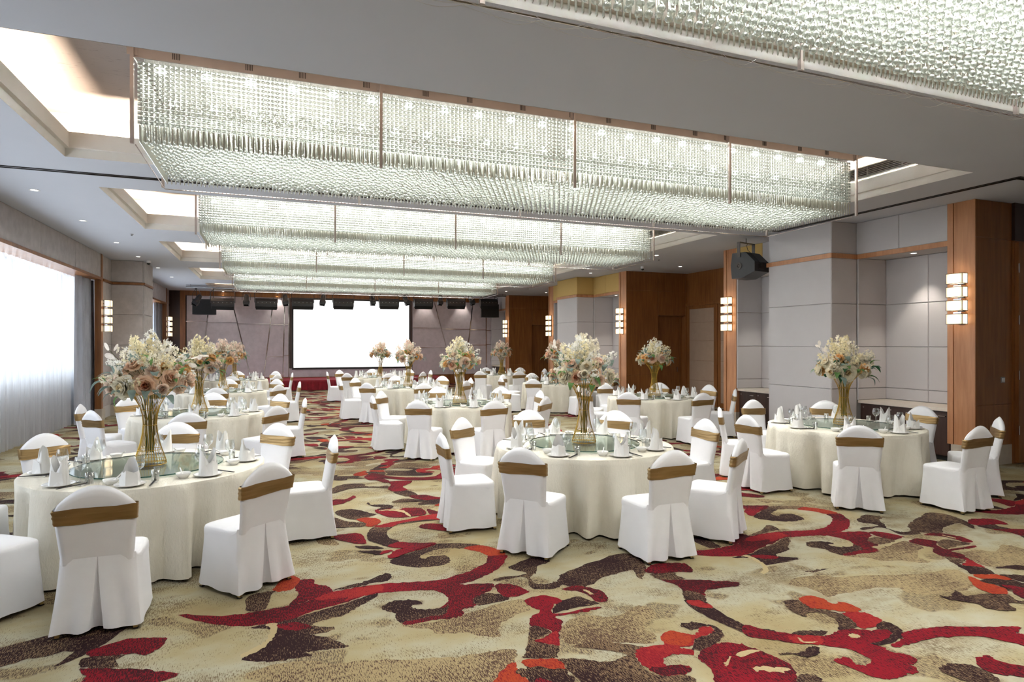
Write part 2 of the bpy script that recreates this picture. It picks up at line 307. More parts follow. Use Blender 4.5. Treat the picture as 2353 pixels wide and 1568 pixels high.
CARPET = [
('S',[(79,407),(104,405),(121,408),(140,413),(168,418),(167,399),(155,395),(138,383),(135,370),(126,372),(114,383),(99,387),(94,396)]),
('S',[(-6,367),(-3,383),(20,381),(35,372),(49,370),(85,359),(105,353),(127,353),(137,349),(129,338),(120,337),(112,321)]),
('S',[(381,371),(403,374),(423,363),(468,353),(501,347),(515,347),(522,339),(512,326),(492,314),(462,316),(442,324),(444,340),(415,341),(391,341),(379,341),(380,348)]),
('S',[(41,628),(50,621),(58,594),(50,592),(39,605)]),
('S',[(151,592),(164,587),(174,573),(161,575),(150,574)]),
('S',[(177,368),(199,378),(216,368),(242,378),(246,362),(227,348),(227,334),(217,327),(198,337),(176,342),(169,350)]),
('D',[(129,556),(144,561),(169,552),(178,543),(162,540),(150,545),(138,546),(121,536),(122,526),(128,530),(141,528),(141,512),(129,505),(110,509),(97,520),(93,529),(101,540),(113,545)]),
('R',[(95,543),(102,556),(117,565),(131,566),(142,562),(131,554),(113,547),(101,540),(96,537)]),
('D',[(-7,441),(11,443),(27,449),(47,455),(65,464),(74,465),(66,455),(55,446),(46,437),(34,434),(24,428),(38,419),(29,414),(23,415),(32,408),(40,396),(44,390),(34,391),(26,392),(17,392),(23,386),(13,387),(4,387),(-6,390),(-17,397),(-10,406),(-2,419),(-2,433),(-14,438)]),
('B',[(-5,440),(3,439),(2,425),(-2,413),(-6,406),(-16,399),(-17,403),(-6,413),(-2,423),(-2,435)]),
('R',[(3,437),(15,436),(24,427),(15,424),(6,430)]),
('D',[(42,483),(53,488),(70,494),(84,504),(89,500),(85,488),(74,487),(59,483)]),
('R',[(20,513),(30,512),(31,501),(39,493),(43,482),(38,475),(28,472),(20,468),(11,468),(18,485),(16,497)]),
('O',[(0,501),(12,527),(20,516),(16,500),(9,495)]),
('D',[(-16,495),(2,498),(-1,490),(-3,473),(-7,464),(-17,470)]),
('R',[(-60,478),(-37,467),(-22,464),(-7,464),(20,468),(38,479),(59,483),(77,483),(95,480),(117,475),(137,479),(155,488),(170,501),(176,514),(191,510),(186,498),(176,484),(163,473),(147,464),(135,460),(149,456),(159,452),(156,444),(145,436),(133,429),(119,417),(109,413),(108,422),(118,433),(119,443),(114,455),(104,460),(91,463),(78,465),(65,465),(48,457),(27,451),(11,443),(-7,441),(-25,446),(-44,460)]),
('C',[(28,472),(42,480),(59,482),(77,481),(77,469),(62,465),(48,460),(52,467),(40,467)]),
('O',[(162,540),(178,543),(189,528),(191,512),(176,514),(172,526)]),
('D',[(118,433),(114,425),(100,425),(92,431),(93,436),(99,435),(98,442),(88,447),(78,447),(71,439),(74,432),(79,427),(77,419),(81,409),(90,410),(101,411),(111,414)]),
('R',[(111,414),(127,429),(136,430),(137,423),(132,417),(123,416),(123,410),(116,405),(100,407),(88,406),(80,408),(85,412),(100,413)]),
('D',[(287,477),(265,471),(240,462),(217,451),(206,439),(196,437),(190,441),(190,453),(198,461),(207,475),(220,482),(213,496),(183,481),(189,469),(189,462),(165,462),(163,456),(187,456),(183,433),(200,427),(208,431),(213,424),(225,422),(244,433),(261,437),(275,438),(269,420),(281,429),(291,445),(297,465)]),
('D',[(136,430),(148,437),(159,430),(160,421),(149,419),(136,419)]),
('R',[(160,450),(172,446),(178,432),(177,426),(161,424),(157,436)]),
('D',[(180,388),(187,400),(195,405),(208,407),(212,401),(217,390),(201,390),(187,389)]),
('R',[(203,423),(214,426),(224,420),(230,408),(227,395),(221,392),(216,395),(217,405),(213,416)]),
('B',[(218,417),(220,416),(222,407),(219,407)]),
('R',[(170,415),(186,418),(195,405),(186,400),(181,387),(214,386),(210,382),(195,382),(179,382),(180,374),(171,359),(163,346),(156,350),(152,356),(163,359),(168,364),(163,371),(158,377),(163,388),(173,394),(170,402)]),
('C',[(161,358),(171,363),(164,345),(157,350),(152,356)]),
('D',[(158,375),(165,370),(167,363),(160,360),(152,356),(156,351),(163,345),(157,333),(149,334),(138,339),(142,346),(150,361)]),
('D',[(136,328),(145,326),(155,321),(153,305),(151,296),(129,305),(131,314)]),
('O',[(137,337),(149,334),(157,330),(155,322),(145,326),(136,329)]),
('O',[(115,320),(122,329),(131,335),(130,326),(129,315),(124,306),(112,310)]),
('D',[(171,341),(191,340),(203,332),(211,324),(202,318),(198,309),(198,298),(204,292),(215,289),(217,281),(204,274),(155,294),(157,304),(156,323),(157,330),(168,326),(182,317),(194,319),(196,322),(186,331)]),
('D',[(250,341),(260,343),(265,338),(270,332),(269,322),(257,313),(245,308),(239,310),(237,311),(248,323),(257,323),(265,327),(267,333),(257,333),(252,333)]),
('C',[(228,331),(238,337),(245,331),(251,327),(259,333),(267,333),(265,327),(257,323),(248,323),(241,316),(232,316),(237,311),(233,306),(221,311),(213,307),(212,301),(219,299),(223,294),(216,290),(203,293),(199,304),(200,316),(206,323),(215,324),(225,323)]),
('O',[(228,331),(238,337),(245,331),(246,324),(236,317),(227,323)]),
('R',[(200,302),(211,300),(219,299),(223,294),(216,290),(203,293)]),
('R',[(226,277),(233,291),(234,303),(247,310),(259,312),(268,307),(274,297),(277,287),(278,276),(269,261),(249,254),(220,265)]),
('B',[(243,290),(250,295),(265,299),(275,295),(266,295),(250,291),(244,288)]),
('B',[(245,279),(252,282),(265,279),(275,273),(268,272),(255,278),(247,277)]),
('R',[(284,412),(299,407),(315,400),(326,393),(337,386),(331,381),(315,382),(303,382),(296,375),(291,384),(287,388),(289,400)]),
('D',[(283,426),(303,422),(301,416),(303,407),(294,409),(284,414)]),
('R',[(283,434),(298,443),(314,441),(324,435),(322,423),(316,417),(309,421),(298,423),(286,426)]),
('D',[(287,388),(294,383),(296,375),(290,364),(288,350),(288,336),(291,322),(302,313),(292,303),(283,313),(278,329),(275,345),(274,362),(278,375)]),
('C',[(278,372),(286,370),(289,362),(288,355),(281,359),(277,365)]),
('R',[(290,326),(298,315),(308,306),(321,297),(330,296),(342,298),(351,297),(360,291),(372,288),(368,282),(356,278),(345,277),(348,271),(346,267),(351,262),(353,256),(349,252),(343,252),(343,248),(338,244),(330,245),(319,244),(312,249),(309,257),(308,261),(306,267),(306,271),(312,272),(317,270),(314,263),(317,261),(323,261),(327,264),(327,272),(325,279),(317,285),(315,288),(303,294),(290,305),(280,314)]),
('D',[(343,346),(353,345),(353,340),(352,330),(359,323),(364,315),(362,306),(356,297),(342,299),(349,305),(353,315),(352,322),(347,325),(340,324),(336,320),(335,328),(336,336)]),
('C',[(365,316),(379,313),(381,304),(380,298),(367,293),(357,297),(362,306)]),
('C',[(305,304),(322,298),(319,290),(311,289),(302,296)]),
('O',[(359,347),(368,347),(373,339),(372,330),(381,330),(383,322),(380,315),(369,317),(361,324),(352,330),(353,338),(354,342)]),
('D',[(309,305),(316,307),(327,303),(333,299),(324,297),(315,301)]),
('D',[(366,292),(380,297),(381,287),(373,278),(365,275),(349,274),(344,278),(356,278),(368,282),(371,288)]),
('B',[(308,300),(309,299),(308,295),(315,292),(313,291),(307,293),(306,296)]),
('B',[(342,292),(346,291),(347,288),(344,286),(340,288)]),
('R',[(355,273),(367,274),(375,281),(394,280),(411,277),(433,268),(450,262),(455,258),(447,255),(442,254),(446,252),(444,241),(428,233),(429,242),(425,250),(418,259),(405,265),(388,269),(367,269),(355,269)]),
('D',[(281,287),(285,289),(293,285),(305,288),(310,287),(307,282),(300,279),(293,280),(289,285)]),
('D',[(355,243),(365,244),(375,239),(376,230),(371,221),(356,227),(352,237)]),
('R',[(385,242),(396,242),(395,235),(402,227),(408,222),(394,214),(389,219),(379,226),(377,234)]),
('D',[(271,264),(279,265),(283,259),(279,254),(266,259)]),
('O',[(516,330),(516,322),(516,303),(500,296),(497,309),(504,321)]),
('O',[(523,330),(541,322),(540,313),(524,320)]),
('D',[(514,320),(529,320),(539,308),(541,300),(526,291),(520,306)]),
('D',[(457,313),(462,309),(478,315),(474,306),(489,303),(505,297),(501,287),(509,282),(504,279),(488,285),(483,277),(474,278),(466,285),(467,294),(460,301),(456,307)]),
('D',[(45,688),(60,686),(72,666),(83,658),(90,652),(84,640),(65,645),(42,648),(21,658),(22,685)]),
('D',[(64,707),(77,715),(91,705),(99,690),(105,680),(88,671),(77,672),(69,686)]),
('D',[(173,631),(149,642),(124,639),(110,624),(104,610),(104,594),(110,580),(98,570),(92,581),(85,593),(86,614),(92,631),(101,638),(119,637)]),
('C',[(95,635),(111,644),(131,649),(158,659),(187,654),(199,639),(190,610),(177,619),(173,631),(149,642),(124,639),(111,630)]),
('O',[(82,668),(92,673),(103,665),(105,650),(99,641),(93,637),(88,643),(90,652)]),
('R',[(106,699),(116,704),(130,694),(141,696),(155,689),(156,664),(138,659),(119,663),(108,683)]),
('B',[(110,694),(120,698),(134,689),(139,663),(136,662),(132,681),(119,692)]),
('R',[(162,682),(169,671),(170,661),(160,661)]),
('D',[(102,731),(105,734),(106,723),(119,720),(128,712),(127,704),(118,699),(110,698),(114,709),(107,716)]),
('R',[(47,754),(55,744),(66,763),(82,761),(91,775),(94,766),(84,751),(75,741),(59,737),(46,735),(26,739),(27,760)]),
('D',[(66,813),(78,835),(94,843),(113,836),(113,822),(128,813),(140,814),(137,801),(116,812),(91,814),(79,802),(69,796)]),
('D',[(141,776),(159,779),(166,753),(154,748),(146,759)]),
('R',[(146,838),(176,832),(166,813),(157,799),(160,781),(145,777),(138,787),(138,801),(146,820)]),
('R',[(154,748),(172,749),(187,731),(207,725),(226,725),(222,712),(204,714),(189,716),(168,723)]),
('D',[(156,706),(170,721),(187,719),(193,705),(174,701)]),
('O',[(173,694),(192,710),(200,704),(195,690)]),
('D',[(130,727),(144,738),(154,734),(168,719),(151,721)]),
('R',[(132,901),(151,874),(173,855),(210,847),(252,882),(241,839),(219,828),(181,833),(148,856),(130,875)]),
('R',[(119,880),(130,888),(147,844),(141,831),(132,850),(122,856)]),
('R',[(51,618),(63,621),(80,616),(81,586),(72,588),(67,594)]),
('D',[(71,580),(81,578),(94,567),(83,567),(73,575)]),
('D',[(71,566),(92,558),(88,549),(80,556)]),
('R',[(88,549),(92,559),(101,557),(95,553)]),
('R',[(98,569),(109,579),(124,570),(142,563),(129,556),(105,541),(95,536),(95,545),(110,558)]),
('R',[(138,620),(146,627),(157,623),(166,612),(172,600),(160,596),(150,605),(141,612)]),
]

# ------------------------------------------------------------------ floor with its printed carpet
X0, X1, Y0, Y1 = -4.6, 12.2, -5.9, 28.5
LAT_A, LAT_B = (3.86, -0.06), (-0.04, 5.85)
def smooth_poly(p, sub):
    n = len(p); out = []
    for i in range(n):
        a, b, c, d = p[i-1], p[i], p[(i+1) % n], p[(i+2) % n]
        for k in range(sub):
            u = k/sub; q = []
            for j in (0, 1):
                q.append(0.5*(2*b[j]+(c[j]-a[j])*u+(2*a[j]-5*b[j]+4*c[j]-d[j])*u*u+(3*b[j]-a[j]-3*c[j]+d[j])*u**3))
            out.append(tuple(q))
    return out
def clip(poly, lo, hi, ax):
    for s, lim in ((1, lo), (-1, hi)):
        out = []; n = len(poly)
        for i in range(n):
            a, b = poly[i-1], poly[i]; ia = s*(a[ax]-lim) >= 0; ib = s*(b[ax]-lim) >= 0
            if ia != ib:
                u = (lim-a[ax])/(b[ax]-a[ax]); out.append((a[0]+(b[0]-a[0])*u, a[1]+(b[1]-a[1])*u))
            if ib: out.append(b)
        poly = out
        if len(poly) < 3: return []
    return poly
jit = random.Random(4)
mb = MB()
mb.box(X0-0.1, X1+0.1, Y0-0.1, Y1+0.1, -0.1, 0.0)
CL = {'D': 1, 'R': 2, 'O': 3, 'C': 4, 'B': 5, 'S': 6}
for li, (c, pts) in enumerate(CARPET):
    base = [(x/100, y/100) for x, y in pts]
    for i in range(-3, 5):
        for j in range(-1, 5):
            ox, oy = i*LAT_A[0]+j*LAT_B[0], i*LAT_A[1]+j*LAT_B[1]
            q = [(x+ox, y+oy) for x, y in base]; my = sum(p[1] for p in q)/len(q)
            if my < 1.0: continue
            q = smooth_poly(q, 6 if my < 8 else 3 if my < 12 else 2)
            if my < 12: q = [(x+jit.gauss(0, 0.004), y+jit.gauss(0, 0.006)) for x, y in q]
            q = clip(clip(q, X0, X1, 0), Y0, Y1, 1)
            if len(q) > 2:
                vv = [Vector((x, y, 0.0003+0.00006*li)) for x, y in q]; mb.add(vv, tessellate_polygon([vv]), CL[c])
floor = struct(mb.build('floor', ['carpet_B0', 'carpet_D', 'carpet_R', 'carpet_O', 'carpet_C', 'carpet_B', 'carpet_S']))
# make every printed face look up
bmf = bmesh.new(); bmf.from_mesh(floor.data)
for f in bmf.faces:
    if f.material_index and f.normal.z < 0: f.normal_flip()
bmf.to_mesh(floor.data); bmf.free()

# ------------------------------------------------------------------ ceiling with its recessed coves
ZC = 4.03
CVX0, CVX1 = -2.25, 8.30
def cvy(k): return 5.25+4.85*k, 8.60+4.85*k
KS = list(range(-1, 5))
mb = MB(); edges = []; last = Y0
for k in KS:
    a, b = cvy(k); b = min(b, Y1-0.35)
    mb.box(X0, X1, last, a, ZC, ZC+0.06)
    mb.box(X0, CVX0, a, b, ZC, ZC+0.06); mb.box(CVX1, X1, a, b, ZC, ZC+0.06); last = b
mb.box(X0, X1, last, Y1+0.1, ZC, ZC+0.06)
ceiling = struct(mb.build('ceiling', 'ceiling_paint'))
def ring(mb, x0, x1, y0, y1, prof, mi=0):     # profile of (outward offset, z) swept round a rectangle
    V = []; F = []
    for o, z in prof: V += [(x0-o, y0-o, z), (x1+o, y0-o, z), (x1+o, y1+o, z), (x0-o, y1+o, z)]
    for j in range(len(prof)-1):
        for i in range(4): q = (i+1) % 4; F.append((j*4+i, j*4+q, (j+1)*4+q, (j+1)*4+i))
    mb.add(V, F, mi)
COVE = 42.0
for k in KS:
    a, b = cvy(k); b = min(b, Y1-0.35)
    m1 = MB(); ring(m1, CVX0, CVX1, a, b, [(-0.003, ZC-0.002), (-0.003, ZC+0.10), (-0.05, ZC+0.10), (-0.05, ZC+0.28), (-0.02, ZC+0.28), (-0.02, ZC+0.13), (0.32, ZC+0.13), (0.32, ZC+0.62)])
    m1.build('cove_lip', 'cove_paint', ceiling)
    m2 = MB(); m2.box(CVX0-0.34, CVX1+0.34, a-0.34, b+0.34, ZC+0.60, ZC+0.66); m2.build('cove_ceiling', 'silver_leaf', ceiling)
    cx, cyy = (CVX0+CVX1)/2, (a+b)/2; zz = ZC+0.17; wc = (1.0, 0.83, 0.64)
    for (lx, ly, sx, sy) in ((CVX0-0.13, cyy, 0.05, b-a), (CVX1+0.13, cyy, 0.05, b-a), (cx, a-0.13, CVX1-CVX0, 0.05), (cx, b+0.13, CVX1-CVX0, 0.05)):
        lo = area('cove_strip_light', (lx, ly, zz), (PI, 0, 0), sx, sy, COVE*max(sx, sy)*0.5, wc)
    # slotted air grille on the right-hand face
    if 0 <= k <= 2:
        g = empty('air_grille', (CVX1-0.02, a+0.35, ZC+0.30)); L = b-a-0.6
        fr = MB(); fr.box(-0.05, -0.02, 0, L, 0, 0.018); fr.box(-0.05, -0.02, 0, L, 0.150, 0.168)
        for yy in np.linspace(0, L-0.02, 6): fr.box(-0.05, -0.02, yy, yy+0.02, 0, 0.168)
        fr.build('frame', 'white_plastic', g); bk = MB(); bk.box(-0.015, 0.0, 0, L, 0, 0.168); bk.build('backing', 'black_void', g)
        sl = MB(); sl.box(-0.055, -0.018, 0.0, L, 0, 0.010); me = sl.mesh('slat', 'white_plastic')
        for q in range(5): place('slat', me, g, (0, 0, 0.028+q*0.025))
        tag(g, 'white slotted air grille in the %s ceiling cove, facing left' % ['nearest full', 'second', 'third'][k], 'grille', 'air grilles in the ceiling coves')

# track for folding partitions, let into the ceiling
mb = MB(); z0, z1 = ZC-0.012, ZC-0.001
for d in (-0.035, 0.035):
    mb.box(-3.85, 9.10+d, 9.34+d-0.012, 9.34+d+0.012, z0, z1, 0); mb.box(9.10+d-0.012, 9.10+d+0.012, 5.2+d, 9.34+d, z0, z1, 0); mb.box(9.10+d, 9.8, 5.2+d-0.012, 5.2+d+0.012, z0, z1, 0)
mb.box(-3.85, 9.10, 9.32, 9.36, ZC-0.004, ZC-0.001, 1); mb.box(9.08, 9.12, 5.2, 9.34, ZC-0.004, ZC-0.001, 1); mb.box(9.1, 9.8, 5.18, 5.22, ZC-0.004, ZC-0.001, 1)
tag(mb.build('partition_track', ['metal_dark', 'black_void']), 'dark metal partition track running across the ceiling and along the right side', 'track')

# ------------------------------------------------------------------ left wall: windows, piers, columns
def pad(parent, face, a0, a1, z0, z1, c, mat, t=0.03, gap=0.0022, name='panel'):
    a0 += gap; a1 -= gap; z0 += gap; z1 -= gap; e = 0.009
    R = [(a0, z0), (a1, z0), (a1, z1), (a0, z1)]; I = [(a0+e, z0+e), (a1-e, z0+e), (a1-e, z1-e), (a0+e, z1-e)]
    def P(p, d): return {'-x': (c-d, p[0], p[1]), '+x': (c+d, p[0], p[1]), '-y': (p[0], c-d, p[1])}[face]
    V = [P(p, 0) for p in R]+[P(p, t*0.6) for p in R]+[P(p, t) for p in I]
    F = [(8, 9, 10, 11), (0, 3, 2, 1)]+[(i, (i+1) % 4, 4+(i+1) % 4, 4+i) for i in range(4)]+[(4+i, 4+(i+1) % 4, 8+(i+1) % 4, 8+i) for i in range(4)]
    if face == '-x': F = [f[::-1] for f in F]
    return MB().add(V, F).build(name, mat, parent)
LX = -3.88
WY = [(3.0, 17.55), (21.2, 27.4)]
mb = MB()
mb.box(-4.7, -4.6, Y0, Y1, 0, 1.15); mb.box(-4.7, -4.6, Y0, Y1, 3.50, ZC)
mb.box(-4.7, -4.6, Y0, 3.0, 1.15, 3.5); mb.box(-4.6, LX, Y0, 3.0, 0, ZC); mb.box(-4.7, -4.6, 17.4, 21.3, 1.15, 3.5); mb.box(-4.7, -4.6, 27.3, Y1, 1.15, 3.5)
for a, b in WY: mb.box(-4.6, LX, a, b, 3.46, ZC)
mb.box(-4.6, LX-0.03, 17.85, 18.75, 0, ZC); mb.box(-4.6, -3.18, 18.78, 20.0, 0, ZC); mb.box(-4.6, LX-0.03, 20.0, 20.9, 0, ZC); mb.box(-4.6, LX-0.03, 27.75, Y1, 0, ZC)
wall_l = struct(mb.build('wall_left', 'wall_paint'))
for a, b in WY:
    n = max(1, int(round((b-a)/2.05)))
    for i in range(n): pad(wall_l, '+x', a+(b-a)*i/n, a+(b-a)*(i+1)/n, 3.46, ZC, LX, 'fabric_suede', 0.02, 0.002)
    MB().box(-4.3, LX+0.04, a, b, 3.40, 3.46).build('wood_trim', 'wood_panel', wall_l)
ZS = [0.30, 1.06, 1.82, 2.62, 3.40]
for z0, z1 in list(zip(ZS[:-1], ZS[1:]))+[(3.46, ZC)]:
    pad(wall_l, '-y', -3.90, -3.18, z0, z1, 18.78, 'fabric_suede'); pad(wall_l, '+x', 18.78, 20.0, z0, z1, -3.18, 'fabric_suede')
    pad(wall_l, '+x', 17.87, 18.75, z0, z1, LX-0.03, 'fabric_suede', 0.02); pad(wall_l, '+x', 27.75, 28.4, z0, z1, LX-0.03, 'fabric_suede', 0.02)
MB().box(-3.9, -3.13, 18.73, 20.02, 3.40, 3.46).build('wood_trim', 'wood_panel', wall_l)
MB().box(LX-0.02, LX+0.02, 17.87, 18.76, 3.40, 3.46).build('wood_trim', 'wood_panel', wall_l)
MB().box(-3.92, -3.14, 18.74, 20.02, 0, 0.28).build('plinth', 'stone', wall_l)
for y in (17.55, 20.9, 27.42):
    MB().box(-3.99, LX+0.03, y, y+0.13, 0.28, ZC).build('wood_column', 'wood_panel', wall_l)
    MB().box(-3.99, LX-0.0, y+0.13, y+0.30, 0.28, ZC).build('wood_column', 'wood_pale', wall_l)
    MB().box(-3.99, LX+0.04, y-0.01, y+0.32, 0, 0.28).build('plinth', 'stone', wall_l)
for i, (a, b) in enumerate(WY):
    fr = MB(); n = int(round((b-a)/1.5)); fr.box(-4.68, -4.62, a, b, 1.15, 1.21); fr.box(-4.68, -4.62, a, b, 3.44, 3.50)
    for y in np.linspace(a, b-0.06, n+1): fr.box(-4.68, -4.62, y, y+0.06, 1.21, 3.44)
    w = struct(fr.build('window_%d' % (i+1), 'white_plastic'))
    for q in range(n):
        ya = a+(b-0.06-a)*q/n+0.06; yb = a+(b-0.06-a)*(q+1)/n
        MB().box(-4.655, -4.648, ya, yb, 1.21, 3.44).build('pane', 'window_glass', w)
    MB().box(-4.6, -4.50, a, b, 1.12, 1.15).build('window_sill', 'stone', w)
def curtain(name, y0, y1, x, amp, wl, z0, z1, mat, seed, step=0.022, sub=3):
    r = random.Random(seed); n = int((y1-y0)/step); V = []; F = []; ph = r.random()*6
    fr = [(r.uniform(0.8, 1.25), r.random()*6) for _ in range(3)]
    rows = [z0, z0+0.10, z0+0.6, (z0+z1)/2, z1-0.12, z1][:]
    for z in rows:
        s = 1.0 if z < z1-0.2 else 0.75
        for i in range(n+1):
            y = y0+(y1-y0)*i/n; q = 2*PI*y/wl
            d = amp*s*(0.6*math.sin(q*fr[0][0]+fr[0][1])+0.3*math.sin(q*1.9*fr[1][0]+fr[1][1])+0.25*math.sin(q*0.45+fr[2][1])*(0.5+0.5*(z1-z)/(z1-z0)))
            V.append((x+d, y, z))
    w = n+1
    for j in range(len(rows)-1):
        for i in range(n): F.append((j*w+i, j*w+i+1, (j+1)*w+i+1, (j+1)*w+i))
    return MB().add(V, F).build(name, mat, None, smooth=True)
tag(curtain('sheer_curtain', 12.75, 17.0, -4.25, 0.055, 0.17, 0.03, 3.44, 'sheer_white', 1), 'long white sheer curtain hanging to the carpet beside the front-left table', 'curtain', 'sheer curtains')
tag(curtain('sheer_curtain', 3.1, 12.72, -4.25, 0.055, 0.17, 0.03, 3.44, 'sheer_white', 2, 0.03), 'white sheer curtain cut off by the left edge of the picture', 'curtain', 'sheer curtains')
tag(curtain('sheer_curtain', 21.7, 26.6, -4.25, 0.055, 0.17, 0.03, 3.44, 'sheer_white', 3, 0.03), 'white sheer curtain in the far window behind the suede pier', 'curtain', 'sheer curtains')
tag(curtain('drape', 16.55, 17.83, -4.10, 0.085, 0.24, 0.03, 3.40, 'drape_grey', 4, 0.012), 'bunched blue-grey drape between the sheer curtain and the wooden column', 'curtain', 'grey drapes')
tag(curtain('drape', 26.3, 27.7, -4.10, 0.085, 0.24, 0.03, 3.40, 'drape_grey', 5, 0.012), 'bunched blue-grey drape at the far window near the stage', 'curtain', 'grey drapes')
# wall behind the photographer
struct(MB().box(X0-0.1, X1+0.1, Y0-0.12, Y0, 0, ZC+0.05).build('wall_front', 'wood_panel'))

# ------------------------------------------------------------------ right wall: columns, niches, piers, alcoves
CXR, PXR, NXR = 9.85, 9.23, 10.55
wb = MB(); wb.box(12.06, 12.2, Y0, Y1, 0, ZC); wb.box(9.9, 12.06, -5.9, 1.9, 0, ZC)
for oy in (0, 9.85, 19.7):
    e = 11.75 if oy < 19 else 8.70
    wb.box(NXR+0.031, 12.055, (6.25 if oy == 0 else 6.45)+oy, e-0.05+oy, 0, ZC)
    if oy < 19: wb.box(PXR+0.03, NXR+0.05, 8.26+oy, 9.72+oy, 0, ZC)
    for a, b in (((6.6, 8.23), (9.72, 11.35)) if oy < 19 else ((6.6, 8.65),)):
        wb.box(CXR, NXR+0.05, a+oy, b+oy, 3.46, ZC); wb.box(CXR-0.0, NXR+0.05, a+oy, b+oy, 3.40, 3.46)
wall_r = struct(wb.build('wall_right', 'wall_paint'))
PZ = [0.0, 1.05, 1.80, 2.57, 3.40]
def column(y0, y1, parent, side=True):
    MB().box(CXR-0.015, 10.68, y0, y1-0.09, 0.30, ZC).build('wood_column', 'wood_pale', parent)
    MB().box(CXR-0.03, 10.60, y1-0.085, y1, 0.30, ZC).build('wood_column', 'wood_pale', parent)
    MB().box(CXR-0.025, 10.69, y0-0.01, y1-0.05, 0, 0.30).build('plinth', 'stone', parent)
for bi, oy in enumerate((0, 9.85, 19.7)):
    up = 'fabric_grey' if bi != 1 else 'fabric_tan'
    column(6.2+oy, 6.6+oy, wall_r)
    # far side wall of the alcove: dark wood boards facing the camera
    xs = [CXR-0.015, 10.68] if bi == 0 else [CXR-0.015, 10.95, 11.95, 12.06]
    for i in range(len(xs)-1):
        x0, x1 = xs[i], xs[i+1]
        for z0, z1 in ((0.30, 0.92), (0.92, 3.46), (3.46, ZC)) if bi == 0 or i != 1 else ((2.72, 3.46), (3.46, ZC)):
            pad(wall_r, '-y', x0, x1, z0, z1, 6.2+oy, 'wood_panel', 0.012, 0.003, 'wood_panel')
    if bi > 0:
        MB().box(10.68, 10.95, 6.2+oy, 6.44+oy, 0.0, ZC).build('wood_backing', 'wood_panel', wall_r); MB().box(11.95, 12.06, 6.2+oy, 6.44+oy, 0.0, ZC).build('wood_backing', 'wood_panel', wall_r); MB().box(10.95, 11.95, 6.2+oy, 6.44+oy, 2.72, ZC).build('wood_backing', 'wood_panel', wall_r)
        d = empty('door_%d' % bi, (11.02, 6.40+oy, 0)); struct(d)
        MB().box(0, 0.86, 0.0, 0.012, 0.02, 2.70).build('door_leaf', 'wood_dark' if bi > 5 else 'wood_panel', d)
        fr = MB(); fr.box(-0.07, 0, -0.02, 0.014, 0, 2.76); fr.box(0.86, 0.93, -0.02, 0.014, 0, 2.76); fr.box(0, 0.86, -0.02, 0.014, 2.70, 2.76); fr.build('door_frame', 'wood_panel', d)
        MB().box(0.74, 0.77, -0.05, 0.0, 0.98, 1.14).build('door_handle', 'chrome', d)
    for a, b in ((6.6, 8.23), (9.72, 11.35)) if bi < 2 else ((6.6, 8.65),):
        a += oy; b += oy; mid = (a+b)/2
        for z0, z1 in ((0.84, 1.05), (1.05, 1.80), (1.80, 2.57), (2.57, 3.40)):
            for p, q in ((a, mid), (mid, b)): pad(wall_r, '-x', p, q, z0, z1, NXR+0.03, 'fabric_grey')
            pad(wall_r, '-y', CXR+0.0, NXR, z0, z1, b-0.001, 'fabric_grey')
        for p, q in ((a, mid), (mid, b)): pad(wall_r, '-x', p, q, 3.46, ZC, CXR, 'fabric_tan' if (bi == 0 and a > 9 and p == mid) else up, 0.02, 0.002)
        MB().box(CXR-0.03, CXR+0.01, a, b, 3.38, 3.46).build('wood_trim', 'wood_pale', wall_r)
        # built-in sideboard with a pale worktop
        nm = {(0, 0): 'nearest niche, right of the grey pier', (0, 1): 'niche between the grey pier and the column', (1, 0): 'niche under the tan panels', (1, 1): 'niche hidden behind the tan-topped pier', (2, 0): 'niche beside the stage'}[(bi, 0 if a < 9+oy else 1)]
        cb = empty('sideboard', (CXR+0.06, a+0.02, 0)); L = b-a-0.04; nd = 3
        MB().box(0.02, 0.58, 0, L, 0.08, 0.79).build('body', 'wood_dark', cb); MB().box(0.06, 0.58, 0, L, 0, 0.08).build('kick_board', 'black_void', cb)
        for i in range(nd):
            w0 = L*i/nd+0.006; w1 = L*(i+1)/nd-0.006
            dr = MB().box(0.0, 0.02, w0, w1, 0.09, 0.78).build('door', 'wood_dark', cb)
            MB().box(-0.02, -0.008, w0+0.05, w0+0.19, 0.70, 0.712).box(-0.02, 0, w0+0.05, w0+0.06, 0.70, 0.712).box(-0.02, 0, w0+0.18, w0+0.19, 0.70, 0.712).build('handle', 'chrome', dr)
            MB().lathe([(0.012, 0), (0.012, 0.008), (0.0, 0.008)], 10).build('lock', 'chrome', dr, (0, w1-0.06, 0.72), 0).rotation_euler = (0, -PI/2, 0)
        tag(cb, 'dark wood built-in sideboard in the %s' % nm, 'cabinet', 'built-in sideboards')
        tag(MB().box(CXR+0.02, NXR+0.0, a+0.005, b-0.005, 0.79, 0.84).build('worktop', 'marble_top'), 'pale stone worktop on the sideboard in the %s' % nm, 'worktop', 'sideboard worktops')
    if bi < 2:
        for z0, z1 in list(zip(PZ[:-1], PZ[1:])):
            pad(wall_r, '-x', 8.23+oy, 9.72+oy, z0, z1, PXR+0.03, 'fabric_grey'); pad(wall_r, '-y', PXR, CXR, z0, z1, 8.26+oy, 'fabric_grey')
        pad(wall_r, '-x', 8.23+oy, 9.72+oy, 3.46, ZC, PXR+0.03, up); pad(wall_r, '-y', PXR, CXR, 3.46, ZC, 8.26+oy, up)
        MB().box(PXR-0.03, CXR+0.0, 8.20+oy, 9.75+oy, 3.38, 3.46).build('wood_trim', 'wood_pale', wall_r)
        column(11.35+oy, 11.75+oy, wall_r)
        MB().box(10.6, 12.06, 11.70+oy, 11.75+oy, 0, ZC).build('wood_backing', 'wood_panel', wall_r)
